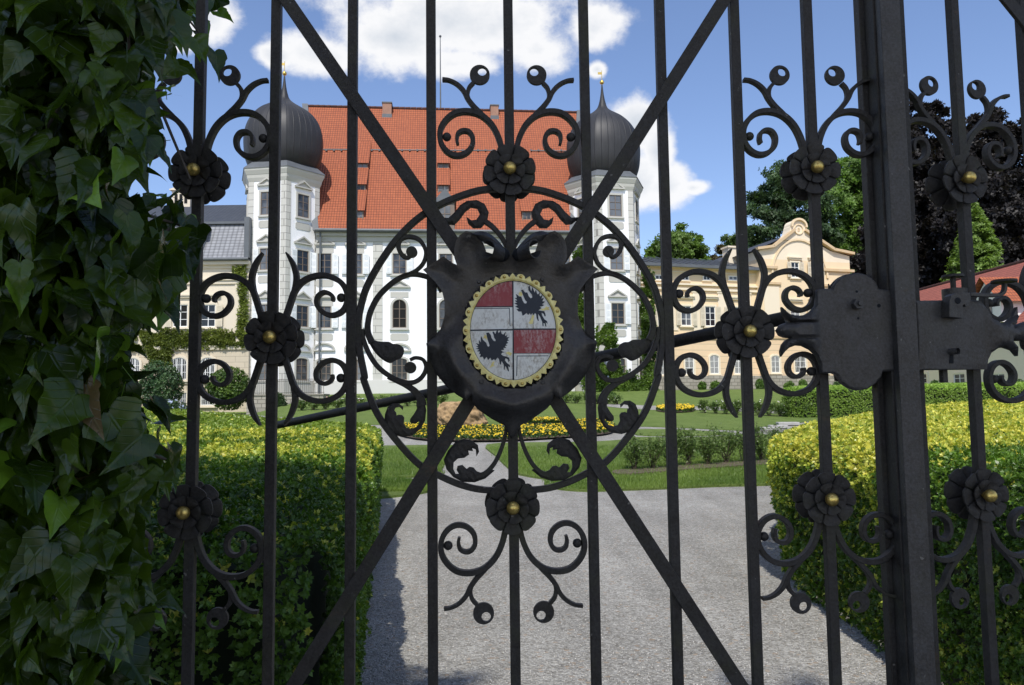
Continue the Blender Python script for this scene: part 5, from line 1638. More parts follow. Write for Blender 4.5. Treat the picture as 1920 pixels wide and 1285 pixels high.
# ================================================================== LOW CREAM BUILDING (right)
BF = Frame((31.5, 82), (32.4, 40))
lb = fthing('low_building', 'low cream building with dull red tiled roof, behind the light green hedge', 'building', BF)
ux = lambda px, y=715: BF.uv(px, y)[0]
Lb = 46.0
zev = 6.4; x0 = -3
mb = MB(); mb.box(x0, Lb, 0, 12, 1.0, zev); mb.build('wall', M['ochre'], lb)
rz = BF.uv(1880, 501, -6)[1]
roofq('roof', [[(x0 - .6, -.6, zev - .1), (Lb, -.6, zev - .1), (Lb, 6, rz), (x0 + 4, 6, rz)], [(x0 - .6, 12.5, zev - .1), (x0 - .6, -.6, zev - .1), (x0 + 4, 6, rz), (x0 + 4, 6, rz)]], 'tiles2', lb)
mb = MB()
for i in range(60):
    xx = x0 + 4 + (Lb - x0 - 4) * i / 60; mb.cyl((xx, 6, rz), (xx + .7, 6, rz), .14, .16, 8)
mb.build('ridge_tiles', M['tiles2'], lb)
for px in (1556, 1641, 1730, 1800, 1873):
    x, z1 = BF.uv(px, 701); z0 = BF.uv(px, 727)[1]
    window(lb, BF, x, z0, 1.35, z1 - z0, smat='ochre', rows=3, sw=.12)
x = ux(1885); dz = BF.uv(1885, 602, 1.0)[1]
mb = MB(); mb.box(x - 1.4, x + 1.4, -.9, 3, dz, dz + 1.5, 0); mb.prism([(x - 1.4, dz + 1.5), (x + 1.4, dz + 1.5), (x, dz + 2.9)], -.9, 4, 0); mb.box(x - .5, x + .5, -.94, -.9, dz + .3, dz + 1.4, 2)
dm = mb.build('dormer', [M['white_wood'], M['tiles'], M['glass']], lb)
roofq('dormer_roof', [[(x - 1.9, -1.3, dz + 1.25), (x - 1.9, 4.5, dz + 1.25), (x, 4.5, dz + 3.1), (x, -1.3, dz + 3.1)], [(x + 1.9, 4.5, dz + 1.25), (x + 1.9, -1.3, dz + 1.25), (x, -1.3, dz + 3.1), (x, 4.5, dz + 3.1)]], 'tiles', dm)

SUN_EL, SUN_AZ = math.radians(54), math.radians(7)       # azimuth: angle to the left of straight behind the viewer
# ================================================================== TREES
def ellip(n, c, r, rg, shell=.35):
    d = unit(rg.normal(size=(n, 3))); q = 1 - shell * rg.random(n) ** 1.5
    return np.array(c) + d * np.array(r) * q[:, None], d


TREE_SPR = [make_sprig(4, .35, 30 + k) for k in range(3)]


def tree(name, label, base, lobes, n, size, ca, cb, trunk_r=.35, seed=1, group='trees behind the buildings', drop=None, crown='crown'):
    """lobes: list of (x,y,z,rx,ry,rz) relative to the base"""
    rg = np.random.default_rng(seed)
    th = thing(name, label, 'tree', base, group=group)
    vol = np.array([(l[3] * l[4] + l[3] * l[5] + l[4] * l[5]) for l in lobes]); k = (vol / vol.sum() * n).astype(int)
    Ps = []; Ns = []; Cl = []
    for l, m in zip(lobes, k):
        # sub-clumps on the lobe surface
        nc = max(6, int(m / 70)); cc, cd = ellip(nc, l[:3], l[3:], rg, .5)
        idx = rg.integers(0, nc, m); cr_ = min(l[3:]) * .30
        off = rg.normal(size=(m, 3)) * cr_ * [.55, .55, .38]
        p = cc[idx] + off; d = unit(cd[idx] + .5 * unit(off + 1e-6))
        Ps.append(p); Ns.append(d + [0, 0, .5]); Cl.append(rg.uniform(.65, 1.35, nc)[idx])
    P = np.vstack(Ps); N = np.vstack(Ns); cl = np.concatenate(Cl)
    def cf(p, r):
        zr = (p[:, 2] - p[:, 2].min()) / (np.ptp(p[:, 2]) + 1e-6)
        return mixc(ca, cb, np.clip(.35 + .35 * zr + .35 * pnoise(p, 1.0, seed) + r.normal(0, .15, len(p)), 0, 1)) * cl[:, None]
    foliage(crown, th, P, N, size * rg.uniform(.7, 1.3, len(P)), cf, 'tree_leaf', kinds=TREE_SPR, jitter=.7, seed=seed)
    mb = MB(); top = np.mean([l[:3] for l in lobes], 0)
    mb.cyl((0, 0, -1), (0, 0, top[2] * .5), trunk_r, trunk_r * .7, 10); mb.cyl((0, 0, top[2] * .5), (top[0], top[1], top[2]), trunk_r * .7, trunk_r * .3, 8)
    for l in lobes[:8]:
        mb.cyl((0, 0, top[2] * .45), l[:3], trunk_r * .4, trunk_r * .1, 6)
    mb.build('trunk', M['bark'], th)
    return th


def pxlobes(Y, L, zb):
    """lobes given as photo circles (px,py,r[,depth shift])"""
    c = onY(L[0][0], L[0][1], Y); base = np.array([c[0], Y, zb]); out = []
    for q in L:
        p = onY(q[0], q[1], Y + (q[3] if len(q) > 3 else 0)); r = q[2] / 1464 * Y
        out.append((p[0] - base[0], p[1] - Y, p[2] - zb, r, r * .9, r * .85))
    return tuple(base), out


def addtree(Y, L, name, label, n, size, ca, cb, seed, **k):
    b, l = pxlobes(Y, L, float(zt(20, Y))); return tree(name, label, b, l, n, size, ca, cb, seed=seed, **k)


addtree(100, [(1268, 468, 40), (1240, 480, 30), (1300, 480, 28), (1275, 438, 24), (1225, 500, 22), (1300, 455, 18), (1270, 505, 45)], 'broadleaf_tree', 'rounded mid green tree rising behind the low roof just right of the right tower', 9000, .42, (.06, .12, .02), (.15, .24, .04), 3)
addtree(112, [(1358, 480, 22), (1338, 490, 18), (1385, 478, 20), (1360, 505, 30)], 'broadleaf_tree', 'small reddish brown tree behind the chimney of the yellow wing', 4500, .40, (.05, .035, .015), (.10, .085, .03), 4)
addtree(118, [(1378, 462, 26), (1400, 450, 22), (1395, 490, 30)], 'broadleaf_tree', 'light green treetop between the brown tree and the tall dark tree', 3500, .42, (.05, .10, .02), (.12, .19, .04), 14)
addtree(98, [(1470, 350, 45), (1440, 390, 38), (1500, 390, 50), (1430, 440, 35), (1480, 445, 50), (1540, 430, 40), (1450, 345, 24), (1495, 330, 26), (1415, 480, 30), (1500, 490, 50)], 'broadleaf_tree', 'tall dark blue green tree directly left of the crested gable', 15000, .40, (.025, .058, .024), (.075, .13, .045), 5)
addtree(104, [(1600, 340, 48), (1570, 390, 50), (1640, 370, 45), (1620, 440, 55), (1570, 460, 40), (1600, 310, 26), (1640, 320, 26), (1610, 500, 50)], 'broadleaf_tree', 'tall fresh green tree directly right of the crested gable', 15000, .44, (.06, .125, .022), (.15, .26, .045), 6)
PU = ((.007, .006, .006), (.019, .015, .015))
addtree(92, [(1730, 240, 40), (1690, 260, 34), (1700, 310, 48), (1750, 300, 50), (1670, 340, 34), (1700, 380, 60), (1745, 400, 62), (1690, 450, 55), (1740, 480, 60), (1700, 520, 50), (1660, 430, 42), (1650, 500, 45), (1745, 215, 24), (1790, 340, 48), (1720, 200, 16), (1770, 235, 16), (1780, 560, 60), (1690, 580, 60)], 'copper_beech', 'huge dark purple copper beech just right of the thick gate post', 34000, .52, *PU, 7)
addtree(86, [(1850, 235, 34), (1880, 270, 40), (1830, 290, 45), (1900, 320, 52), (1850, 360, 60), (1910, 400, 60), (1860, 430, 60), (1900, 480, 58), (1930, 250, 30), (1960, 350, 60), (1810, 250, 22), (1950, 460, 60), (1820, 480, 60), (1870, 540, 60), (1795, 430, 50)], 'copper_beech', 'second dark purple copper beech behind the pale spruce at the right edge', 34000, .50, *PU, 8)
# pale spruce
def spruce(Y, px, ptop, pbot, hw, label, seed):
    rg = np.random.default_rng(seed); t = onY(px, ptop, Y); b = onY(px, pbot, Y); H = t[2] - b[2]; R = hw / 1464 * Y
    zb = float(zt(30, Y)); th = thing('spruce_tree', label, 'tree', (t[0], Y, zb), group='trees behind the buildings')
    n = 13000; nb = 180; hb = rg.random(nb) ** .8; ab = rg.uniform(0, 2 * PI, nb); i = rg.integers(0, nb, n); s = rg.random(n) ** .6
    h = hb[i]; rr = R * (1 - h) ** .85 * s * rg.uniform(.85, 1.1, n) + .12
    a = ab[i] + rg.normal(0, .14, n) / (s + .3)
    z = b[2] - zb - 3 + (H + 3) * h - .45 * rr * .5 + rg.normal(0, .18, n) + .25 * s
    P = np.column_stack([rr * np.cos(a), rr * np.sin(a), z]); N = np.column_stack([np.cos(a) * .6, np.sin(a) * .6, np.ones(n)])
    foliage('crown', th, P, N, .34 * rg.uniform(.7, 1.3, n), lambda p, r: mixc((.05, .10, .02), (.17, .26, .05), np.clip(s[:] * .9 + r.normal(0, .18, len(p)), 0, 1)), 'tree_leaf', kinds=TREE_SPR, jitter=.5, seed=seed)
    mb = MB(); mb.cyl((0, 0, -.5), (0, 0, t[2] - zb - .3), .3, .03, 8); mb.build('trunk', M['bark'], th)
spruce(76, 1826, 390, 560, 90, 'pale yellow green spruce rising behind the red tiled roof', 9)
# unseen trees added behind the camera, crowns placed to shade gate and forecourt
TS = np.array([-math.sin(SUN_AZ) * math.cos(SUN_EL), -math.cos(SUN_AZ) * math.cos(SUN_EL), math.sin(SUN_EL)])
def shade_lobes(L, base):
    out = []
    for gx, gy, r, t in L:
        p = np.array([gx, gy, 0]) + TS * t; out.append((p[0] - base[0], p[1] - base[1], p[2], r, r, r * .85))
    return out
b1 = (-2.5, -13.0, 0); b2 = (3.2, -12.0, 0)
tree('broadleaf_tree', 'tall spreading tree standing outside the gate, straight behind the viewer', b1,
     shade_lobes([(0.3, -1.5, 4.0, 20), (-2.9, 2.5, 2.5, 20.5), (-5.6, 2.3, 2.8, 20), (-3.2, -1.5, 3.4, 21.5), (.5, -3, 3, 23)], b1), 17000, .55, (.03, .07, .015), (.07, .13, .03), seed=50, group=None, trunk_r=.4)
tree('broadleaf_tree', 'smaller tree standing outside the gate, behind the viewer to the right', b2,
     shade_lobes([(4.9, 1.9, 2.1, 18), (5.4, .6, 2.6, 18), (3.4, -.6, 2.0, 19)], b2), 7000, .5, (.03, .07, .015), (.07, .13, .03), seed=51, group=None, trunk_r=.28)

# ================================================================== CREEPERS, SHRUBS, FLOWERS
def creeper(name, label, fr, polys, n, size, depth, ca, cb, seed, cat='climbing plant', kindn='foliage'):
    rg = np.random.default_rng(seed); Ps = []
    A = [np.array([fr.uv(*p, .1) for p in q]) for q in polys]
    area = [abs(np.sum(a[:, 0] * np.roll(a[:, 1], -1) - np.roll(a[:, 0], -1) * a[:, 1])) / 2 for a in A]
    for a, ar in zip(A, area):
        m = int(n * ar / sum(area) * 1.6); q = a.min(0) + rg.random((m * 2, 2)) * (a.max(0) - a.min(0)); jit = q + rg.normal(0, .12, q.shape)
        q = q[inpoly(jit[:, 0], jit[:, 1], a)][:m]
        nz = pnoise(np.column_stack([q, q[:, 0] * 0]), 3.0, seed); q = q[nz > -.42 + .0 * q[:, 0]]
        nz = nz[nz > -.42]
        Ps.append(np.column_stack([q[:, 0], -.08 - depth * (.5 + nz) * rg.random(len(q)) ** .5, q[:, 1]]))
    P = np.vstack(Ps)
    th = fthing(name, label, cat, fr)
    foliage('foliage', th, P, np.tile([0, -1.0, .6], (len(P), 1)), size * rg.uniform(.7, 1.3, len(P)), lambda p, r: mixc(ca, cb, np.clip(.45 + .6 * pnoise(p, 2, seed) + r.normal(0, .2, len(p)), 0, 1)), jitter=.8, seed=seed)
    c = P.mean(0); mb = MB()
    for i in range(9):
        q = P[rg.integers(0, len(P))]; q2 = P[rg.integers(0, len(P))]
        if abs(q[0] - q2[0]) < 4: mb.cyl((q[0], -.06, q[2]), (q2[0], -.06, q2[2]), .035, .02, 6)
    if mb.v: mb.build('stem', M['bark'], th)
creeper('climbing_plant', 'wisteria band trained along the cream wing between its two window rows', LF, [[(225, 622), (300, 616), (360, 624), (410, 620), (455, 628), (460, 648), (400, 654), (330, 652), (225, 660)], [(270, 650), (325, 650), (322, 690), (285, 682)]], 3000, .12, .35, (.08, .11, .018), (.23, .27, .05), 60)
creeper('climbing_plant', 'thin creeper climbing the corner of the cream wing beside the left tower', LF, [[(436, 500), (462, 497), (464, 520), (440, 522)], [(449, 520), (461, 520), (466, 650), (448, 655), (444, 620), (450, 580)]], 620, .12, .25, (.10, .14, .02), (.26, .31, .06), 61)
TFR = Frame((0, 56.2), (1, 56.4))
creeper('climbing_plant', 'bushy creeper climbing the foot of the right tower', TFR, [[(1118, 620), (1130, 602), (1148, 612), (1153, 660), (1158, 690), (1180, 700), (1200, 712), (1225, 700), (1232, 730), (1220, 752), (1120, 752), (1092, 740), (1095, 700), (1118, 690)]], 5200, .13, .9, (.05, .10, .015), (.15, .24, .035), 62)
creeper('climbing_plant', 'creeper hanging in the corner between the right tower and the yellow wing', Frame((0, 60.8), (1, 60.8)), [[(1205, 500), (1222, 520), (1228, 600), (1230, 700), (1208, 720), (1203, 640), (1200, 560)]], 2600, .13, .8, (.045, .09, .015), (.13, .21, .03), 63)
creeper('climbing_plant', 'creeper on the palace wall just left of the right tower', PF, [[(1072, 480), (1100, 455), (1106, 520), (1100, 600), (1112, 700), (1085, 720), (1078, 600)]], 2600, .13, .5, (.045, .09, .015), (.13, .21, .03), 64)


def shrub(label, px, py, w, h, ca, cb, seed, size=.10, n=1200, name='shrub', cat='shrub', group=None, flowers=None, Y=None, round_=1.0, parent_kind=None):
    g_ = gp(px, py) if Y is None else np.array([onY(px, py, Y)[0], Y])
    zb = float(zt(g_[0], g_[1])) if Y is None else float(onY(px, py, Y)[2])
    d = math.hypot(*g_); W = w / 1464 * d / 2; Hh = h / 1464 * d
    rg = np.random.default_rng(seed); th = thing(name, label, cat, (g_[0], g_[1], zb), group=group)
    P, D_ = ellip(n, (0, 0, Hh * .52), (W, W * .9, Hh * .50), rg, .5); P += .12 * W * pnoise(P, 3 / max(W, .3), seed)[:, None] * D_ + rg.normal(0, .03, P.shape)
    P[:, 2] = np.maximum(P[:, 2], .02)
    foliage('foliage', th, P, D_ + [0, 0, .4], size * rg.uniform(.7, 1.3, n), lambda p, r: mixc(ca, cb, np.clip(.4 + .6 * pnoise(p, 3, seed) + r.normal(0, .2, len(p)), 0, 1)), jitter=.7, seed=seed)
    mb = MB(); 
    for i in range(5): mb.cyl((rg.normal(0, .05), rg.normal(0, .05), -.05), (rg.normal(0, W * .4), rg.normal(0, W * .4), Hh * .75), .025, .01, 6)
    mb.build('stem', M['bark'], th)
    if flowers:
        fn, fc, fs = flowers; P, D_ = ellip(fn, (0, 0, Hh * .55), (W * 1.03, W * .95, Hh * .52), rg, .1); P[:, 2] = np.maximum(P[:, 2], .1)
        foliage('blossom', th, P, D_, fs * rg.uniform(.7, 1.2, fn), lambda p, r: np.tile(fc, (len(p), 1)) * r.uniform(.85, 1.15, (len(p), 1)), 'petal', jitter=.3, seed=seed + 1)
    return th


shrub('broad round green shrub at the foot of the cream wing, by the ivy', 298, 772, 76, 84, (.03, .075, .03), (.10, .17, .07), 70, .13, 2600, Y=54)
shrub('leafy yellow green shrub between the cream wing and the left tower', 428, 768, 74, 72, (.05, .10, .02), (.15, .23, .04), 71, .13, 2600, Y=53)
shrub('dark clipped topiary block at the foot of the stone terrace wall', 522, 786, 26, 44, (.02, .05, .012), (.05, .10, .025), 72, .08, 1500, name='topiary', Y=47)
shrub('small clipped topiary ball by the foot of the right tower', 1146, 763, 24, 26, (.05, .11, .02), (.11, .19, .035), 73, .08, 900, name='topiary', Y=50)
shrub('pale blue hydrangea below the basement windows of the cream wing', 322, 780, 46, 26, (.03, .07, .03), (.08, .13, .05), 74, .09, 700, flowers=(90, (.55, .60, .85), .11), Y=50)
shrub('white flowering shrub by the steps right of the right tower', 1222, 762, 44, 22, (.05, .09, .03), (.10, .15, .05), 75, .09, 700, flowers=(80, (.85, .86, .88), .10), Y=54)
for i, (px, w) in enumerate(((1317, 15), (1342, 19), (1426, 16), (1480, 17), (1506, 14), (1544, 14))):
    shrub(['first and smallest young shrub along the plinth of the yellow wing, from the left', 'second young shrub along the plinth of the yellow wing, from the left', 'third young shrub along the plinth, just left of the pavilion', 'fourth young shrub along the plinth, below the pavilion windows', 'fifth young shrub along the plinth, near the lock plate', 'last young shrub along the plinth, under the lock plate'][i], px, 734 + (i % 2), w, 17 + (i * 7) % 5, (.06, .13, .02), (.14, .24, .04), 80 + i, .09, 420, group='young shrubs along the yellow wing', Y=61.5)
for i, (px, w) in enumerate(((1573, 16), (1652, 24), (1755, 20), (1912, 30))):
    shrub(['small bush by the cream wall, directly below the lock plate', 'bush by the cream wall, left of the thick gate post', 'bush by the cream wall, below the key box', 'dark bush by the cream wall at the right edge'][i], px, 742, w, 24, (.04, .09, .02), (.10, .17, .04), 90 + i, .09, 500, group='bushes along the low cream building', Y=46)

# rose bushes (near row on soil)
soil = [(1150, 888), (1210, 884), (1290, 877), (1380, 871), (1470, 866), (1480, 872), (1400, 878), (1300, 885), (1220, 892), (1160, 895)]
drape('flower_bed', soil, 'soil', .075, 'narrow strip of dark soil under the near rose bushes', spacing=.3, edge=.03, cat='flower bed', smooth_n=2)


def rose(px, py, w, h, seed, label, group, n=850, size=.038, fl=None):
    g_ = gp(px, py); d = math.hypot(*g_); W = w / 1464 * d / 2; Hh = h / 1464 * d; zb = float(zt(*g_)) + .04
    rg = np.random.default_rng(seed); th = thing('rose_bush', label, 'rose bush', (g_[0], g_[1], zb), group=group)
    mb = MB(); Ps = []
    for i in range(13):
        a = rg.uniform(0, 2 * PI); r1 = W * rg.uniform(.2, 1.0); hh = Hh * rg.uniform(.55, 1.15)
        t = np.array([r1 * math.cos(a), r1 * math.sin(a) * .8, hh]); m = t * [.45, .45, .55]
        mb.cyl((rg.normal(0, .03), rg.normal(0, .03), -.03), m, .010, .008, 5); mb.cyl(m, t, .008, .004, 5)
        k = int(n / 13); s = rg.random(k) ** .7
        q = m * (1 - s[:, None]) + t * s[:, None]; lo = s < .35; q[lo] *= (.5 + s[lo][:, None])
        Ps.append(q + rg.normal(0, .075 * (W / .5) ** .5, (k, 3)))
    P = np.vstack(Ps); P[:, 2] = np.maximum(P[:, 2], .02)
    foliage('foliage', th, P, rg.normal(size=P.shape) + [0, 0, 1.0], size * rg.uniform(.7, 1.3, len(P)), lambda p, r: mixc((.05, .095, .02), (.15, .22, .055), r.random(len(p))), jitter=.5, seed=seed, kinds=TREE_SPR)
    mb.build('stem', M['bark'], th)
    if fl:
        k = 7; i = rg.integers(0, len(P), k)
        foliage('blossom', th, P[i] + [0, 0, .04], np.tile([0, -.5, 1.0], (k, 1)), fl[1], lambda p, r: np.tile(fl[0], (len(p), 1)), 'petal', jitter=.3)
    return th
pos = [(1190, 886, 64, 62), (1224, 884, 62, 56), (1258, 881, 66, 54), (1292, 878, 64, 62), (1328, 876, 66, 54), (1362, 873, 64, 58), (1396, 871, 66, 54), (1430, 868, 64, 60), (1462, 866, 60, 56)]
nm = ['leftmost', 'second from the left', 'third from the left', 'fourth from the left', 'middle', 'fourth from the right', 'third from the right', 'second from the right', 'rightmost']
for i, q in enumerate(pos): rose(*q, 100 + i, f'twiggy rose bush on the front lawn, {nm[i]} of its row of nine', 'twiggy rose bushes on the front lawn')
# far rose hedges
farr = [(566 + 22 * i, 771 - .9 * i) for i in range(13)]
for i, (px, py) in enumerate(farr): rose(px, py, 30, 17, 130 + i, 'low rose bush in the long row below the palace, left of the shield', 'rose bushes below the palace', n=260, size=.085, fl=((.8, .55, .55), .05))
for i in range(6): rose(1062 + 19 * i, 757 + .6 * i, 26, 15, 150 + i, 'low rose bush in the short row between the shield and the right tower', 'rose bushes near the right tower', n=240, size=.085, fl=((.8, .8, .8), .05))
for i in range(10): rose(1322 + 20 * i, 776 + .9 * i, 27, 20, 160 + i, 'low rose bush in the row in front of the yellow wing', 'rose bushes in front of the yellow wing', n=260, size=.075, fl=((.8, .75, .78), .045))

# yellow flower beds
def flowerbed(label, pts, n, s, h):
    P = orient(cr(np.array([gp(*p) for p in pts]), 3, True)); rg = np.random.default_rng(n)
    th = thing('flower_bed', label, 'flower bed', (P[:, 0].mean(), P[:, 1].mean(), 0)); bp = np.array(th.location)
    V, T = tri_fill(P, .5); mb = MB(); mb.add([(v[0] - bp[0], v[1] - bp[1], float(zt(*v)) + .07) for v in V], T); mb.build('soil', M['soil'], th)
    q = P.min(0) + rg.random((n * 6, 2)) * (P.max(0) - P.min(0)); q = q[inpoly(q[:, 0], q[:, 1], P)][:n * 3]
    z = zt(q[:, 0], q[:, 1]) + .08 + h * rg.random(len(q)); A = np.column_stack([q, z]) - bp
    o = foliage('leaves', th, A, np.tile([0, 0, 1.0], (len(A), 1)), .07, lambda p, r: mixc((.03, .07, .015), (.08, .15, .03), r.random(len(p))), jitter=.6)
    q2 = A[:n].copy(); q2[:, 2] = zt(q2[:, 0] + bp[0], q2[:, 1] + bp[1]) + h + .05 + rg.random(n) * .07
    DISC = np.array([(math.cos(t), math.sin(t), .25 * (i % 2)) for i, t in enumerate(np.linspace(0, 2 * PI, 8, endpoint=False))]); Q4 = np.array([(0, 1, 2, 3), (0, 3, 4, 7), (7, 4, 5, 6)])
    V, Fc = inst(DISC, Q4, q2, np.tile([0, -.6, 1.0], (n, 1)) + rg.normal(0, .35, (n, 3)), rg.normal(size=(n, 3)), s * rg.uniform(.7, 1.2, n))
    c = np.array([(.72, .50, .02)]) * rg.uniform(.8, 1.15, (n, 1)) * np.array([[1, 1, 1]])
    o = np_mesh('yellow_flowers', V, Fc, M['petal'], th, color=np.repeat(c, 8, 0)); o['kind'] = 'stuff'
flowerbed('curved bed of yellow flowers around the weathered stump', [(735, 813), (780, 826), (860, 830), (960, 829), (1060, 823), (1130, 818), (1152, 811), (1145, 800), (1110, 795), (1082, 796), (1060, 804), (980, 807), (900, 808), (820, 806), (760, 803)], 1900, .032, .13)
flowerbed('small round bed of yellow flowers beside the upper path', [(1232, 773), (1262, 776), (1298, 774), (1300, 769), (1270, 766), (1238, 768)], 420, .045, .15)
flowerbed('thin line of yellow flowers behind the weathered stump', [(985, 797), (1050, 798), (1060, 795), (1000, 793)], 260, .036, .14)

# stump / rock
g_ = gp(866, 806); zb = float(zt(*g_))
d = g_[1]; st = MB(); st.sphere((0, 0, 0), 1, 120)
V = np.array(st.v); n_ = V.copy()
V *= (1 + .20 * pnoise(n_, 3.0, 5) + .12 * pnoise(n_, 8, 6) + .07 * pnoise(n_, 22, 8) + .04 * pnoise(n_, 45, 9))[:, None]
V[:, 2] = np.clip(V[:, 2], -.5, .78 + .08 * pnoise(n_, 9, 2))
V *= np.array([96 / 1464 * d / 2, .8, 52 / 1464 * d / 1.25]); V[:, 2] -= V[:, 2].min() + .05
st.v = [tuple(p) for p in V]
o = st.build('weathered_stump', M['rock'], None, smooth=180, loc=(g_[0], g_[1], zb)); setp(o, 'big weathered golden brown stump behind the yellow flowers', 'stump')
# bench
g_ = np.array([onY(655, 772, 46)[0], 46.0]); zb = float(zt(*g_)); 
b = thing('garden_bench', 'white slatted garden bench on the lawn below the palace', 'bench', (g_[0], g_[1], zb), .02)
mb = MB(); 
for i in range(4): mb.box(-.85, .85, -.22 + i * .12, -.13 + i * .12, .43, .47)
mb.build('seat', M['white_wood'], b)
for s in (-1, 1):
    mb = MB(); mb.box(s * .7 - .03, s * .7 + .03, -.2, -.14, 0, .43); mb.box(s * .7 - .03, s * .7 + .03, .14, .2, 0, .43); mb.box(s * .7 - .025, s * .7 + .025, -.14, .14, .2, .24); mb.build('leg', M['white_wood'], b)
# terrace wall and railing
WF = Frame((0, 52.3), (1, 52.3))
a = WF.uv(462, 760)[0]; b_ = WF.uv(606, 760)[0]; zt_ = WF.uv(540, 742)[1]
mb = MB(); mb.box(a, b_, 0, 1.6, zt_ - 2.6, zt_); mb.box(a - .05, b_ + .05, -.06, 1.66, zt_, zt_ + .10); w = mb.build('terrace_wall', M['rubble'], None, loc=WF.P)
setp(w, 'rubble stone terrace wall at the foot of the left tower', 'wall')
rl = fthing('railing', 'thin iron railing on the terrace wall by the left tower', 'railing', WF)
mb = MB(); zt_ += .10
for z in (.08, .86, .98): mb.box(a, b_, .3, .33, zt_ + z, zt_ + z + .03)
mb.build('rails', M['iron_grey'], rl)
mb = MB(); x = a
while x <= b_: mb.box(x - .012, x + .012, .305, .325, zt_, zt_ + .98); x += .13
mb.build('balusters', M['iron_grey'], rl)
# garden steps
for i, (x0, x1, y) in enumerate(((1430, 1462, 809), (1445, 1478, 805), (1460, 1500, 799))):
    p, q = gp(x0, y), gp(x1, y); mb = MB(); L = np.linalg.norm(q - p)
    mb.box(0, L, 0, .6, 0, .12)
    o = mb.build('stone_step', M['stone_slab'], None, loc=(p[0], p[1], float(zt(*p)) + .02), rotz=math.atan2(q[1] - p[1], q[0] - p[0]), bevel=.02)
    setp(o, ['lowest', 'middle', 'topmost'][i] + ' of three grey stone garden steps left of the yellow topped hedge', 'step', 'garden steps')

# ================================================================== IVY ON THE GATE PILLAR
pillar = MB(); pillar.box(-2.6, -.95, 1.18, 1.75, 0, 3.7); pillar.box(-2.68, -.90, 1.12, 1.80, 3.7, 3.82)
o = pillar.build('gate_pillar', M['rubble'], None); setp(o, 'dark stone gate pillar hidden behind ivy at the left', 'pillar')
sil = [(-40, 385), (0, 378), (40, 350), (70, 330), (100, 300), (150, 305), (200, 310), (250, 325), (290, 300), (330, 262), (365, 255), (395, 300), (430, 345), (460, 362), (500, 350), (540, 345), (580, 290), (600, 268), (650, 262), (700, 268), (760, 285), (800, 305), (850, 322), (900, 318), (950, 285), (1000, 270), (1100, 300), (1150, 300), (1200, 270), (1285, 262), (1400, 260)]
sy = np.array([s[0] for s in sil], float); sx = np.array([s[1] for s in sil], float)
# leaf template: lobed, pointed, folded at the midrib and drooping
half = [(0, 0), (.10, -.09), (.22, -.13), (.35, -.08), (.43, .03), (.46, .13), (.44, .22), (.385, .32), (.35, .42), (.31, .52), (.24, .65), (.16, .78), (.08, .93), (0, 1.12)]
def ivyT(ws, seed):
    rg = np.random.default_rng(seed); V = []; Fc = []; UV = []
    H = [(x * ws * (1 + rg.uniform(-.1, .1)), y) for x, y in half]
    def zf(x, y): return .30 * abs(x) - .24 * y * y * (1 - abs(x) * .4) + .045 * math.sin(7 * y + 2.5 * abs(x) + seed) - .10 * x * x * 2
    nr = len(H)
    mid = [(0, y) for y in np.linspace(0, 1.08, nr)]
    for s in (-1, 1):
        b = len(V)
        for (x, y), (mx, my) in zip(H, mid):
            for k in (0, .5, 1.0):
                xx = x * k * s; yy = my + (y - my) * k
                if x == 0 and k < 1: yy = y
                V.append((xx, yy, zf(xx, yy))); UV.append((xx, yy))
        for i in range(nr - 1):
            for k in range(2):
                a = b + i * 3 + k; q = (a, a + 1, a + 4, a + 3)
                Fc.append(q if s > 0 else q[::-1])
    # petiole
    b = len(V)
    for p in ((-.012, 0, .0), (.012, 0, .0), (.012, -.55, -.28), (-.012, -.55, -.28)): V.append(p); UV.append((.5, .5))
    Fc.append((b, b + 1, b + 2, b + 3))
    return np.array(V), np.array(Fc), np.array(UV)
IVT = [ivyT(w, k) for k, w in enumerate((1.0, .92, 1.12, .82, .88))]
ivy = thing('ivy', 'dense dark ivy with pointed leaves cascading over the gate pillar on the left', 'ivy', (-1.0, 1.1, 0)); bp = np.array(ivy.location)
rg = np.random.default_rng(77)
Ps = []
for layer, (cnt, d0, d1) in enumerate(((1500, 1.10, 1.17), (1300, 1.02, 1.13), (850, .92, 1.06))):
    py = rg.uniform(-120, 1420, cnt); px = rg.random(cnt)
    edge = np.interp(py, sy, sx) - 42
    xx = -80 + (edge + 80) * px ** .85
    Y = rg.uniform(d0, d1, cnt)
    for x_, y_, Y_ in zip(xx, py, Y): Ps.append(onY(x_, y_, Y_))
n_main = len(Ps)
# hanging sprays at the edge
for (x_, y_) in ((372 - 30, 30), (360, 80), (335, 120), (318, 170), (350, 418), (366, 440), (352, 465), (345, 505), (330, 380), (300, 372), (322, 395), (330, 540), (305, 425), (300, 560), (288, 590), (300, 800), (318, 845), (312, 870), (285, 760), (338, 60)):
    for k in range(2): Ps.append(onY(x_ + rg.uniform(-10, 8), y_ + rg.uniform(-12, 8), rg.uniform(1.30, 1.40)))
for _ in range(2200):  # unseen leaves added over the pillar top to roughen its cast shadow
    if rg.random() < .55: Ps.append(np.array([rg.uniform(-2.75, -.70), rg.uniform(1.0, 1.95), 3.75 + .42 * rg.random() ** 1.5 * (1 + .6 * math.sin(_))]))
    else: Ps.append(np.array([-.93 + .20 * rg.random() ** 1.5, rg.uniform(1.2, 1.95), rg.uniform(2.5, 4.0)]))
P = np.array(Ps) - bp; n = len(P)
N = np.column_stack([rg.normal(.30, .85, n), rg.normal(-.8, .4, n), rg.normal(.75, .6, n)])
T = np.column_stack([rg.normal(.12, .5, n), rg.normal(-.15, .25, n), -np.abs(rg.normal(1.0, .3, n))])
S = .032 + .040 * rg.random(n) ** 1.5
S[n_main:n_main + 40] = rg.uniform(.042, .058, 40); S[n_main + 40:] *= 1.5
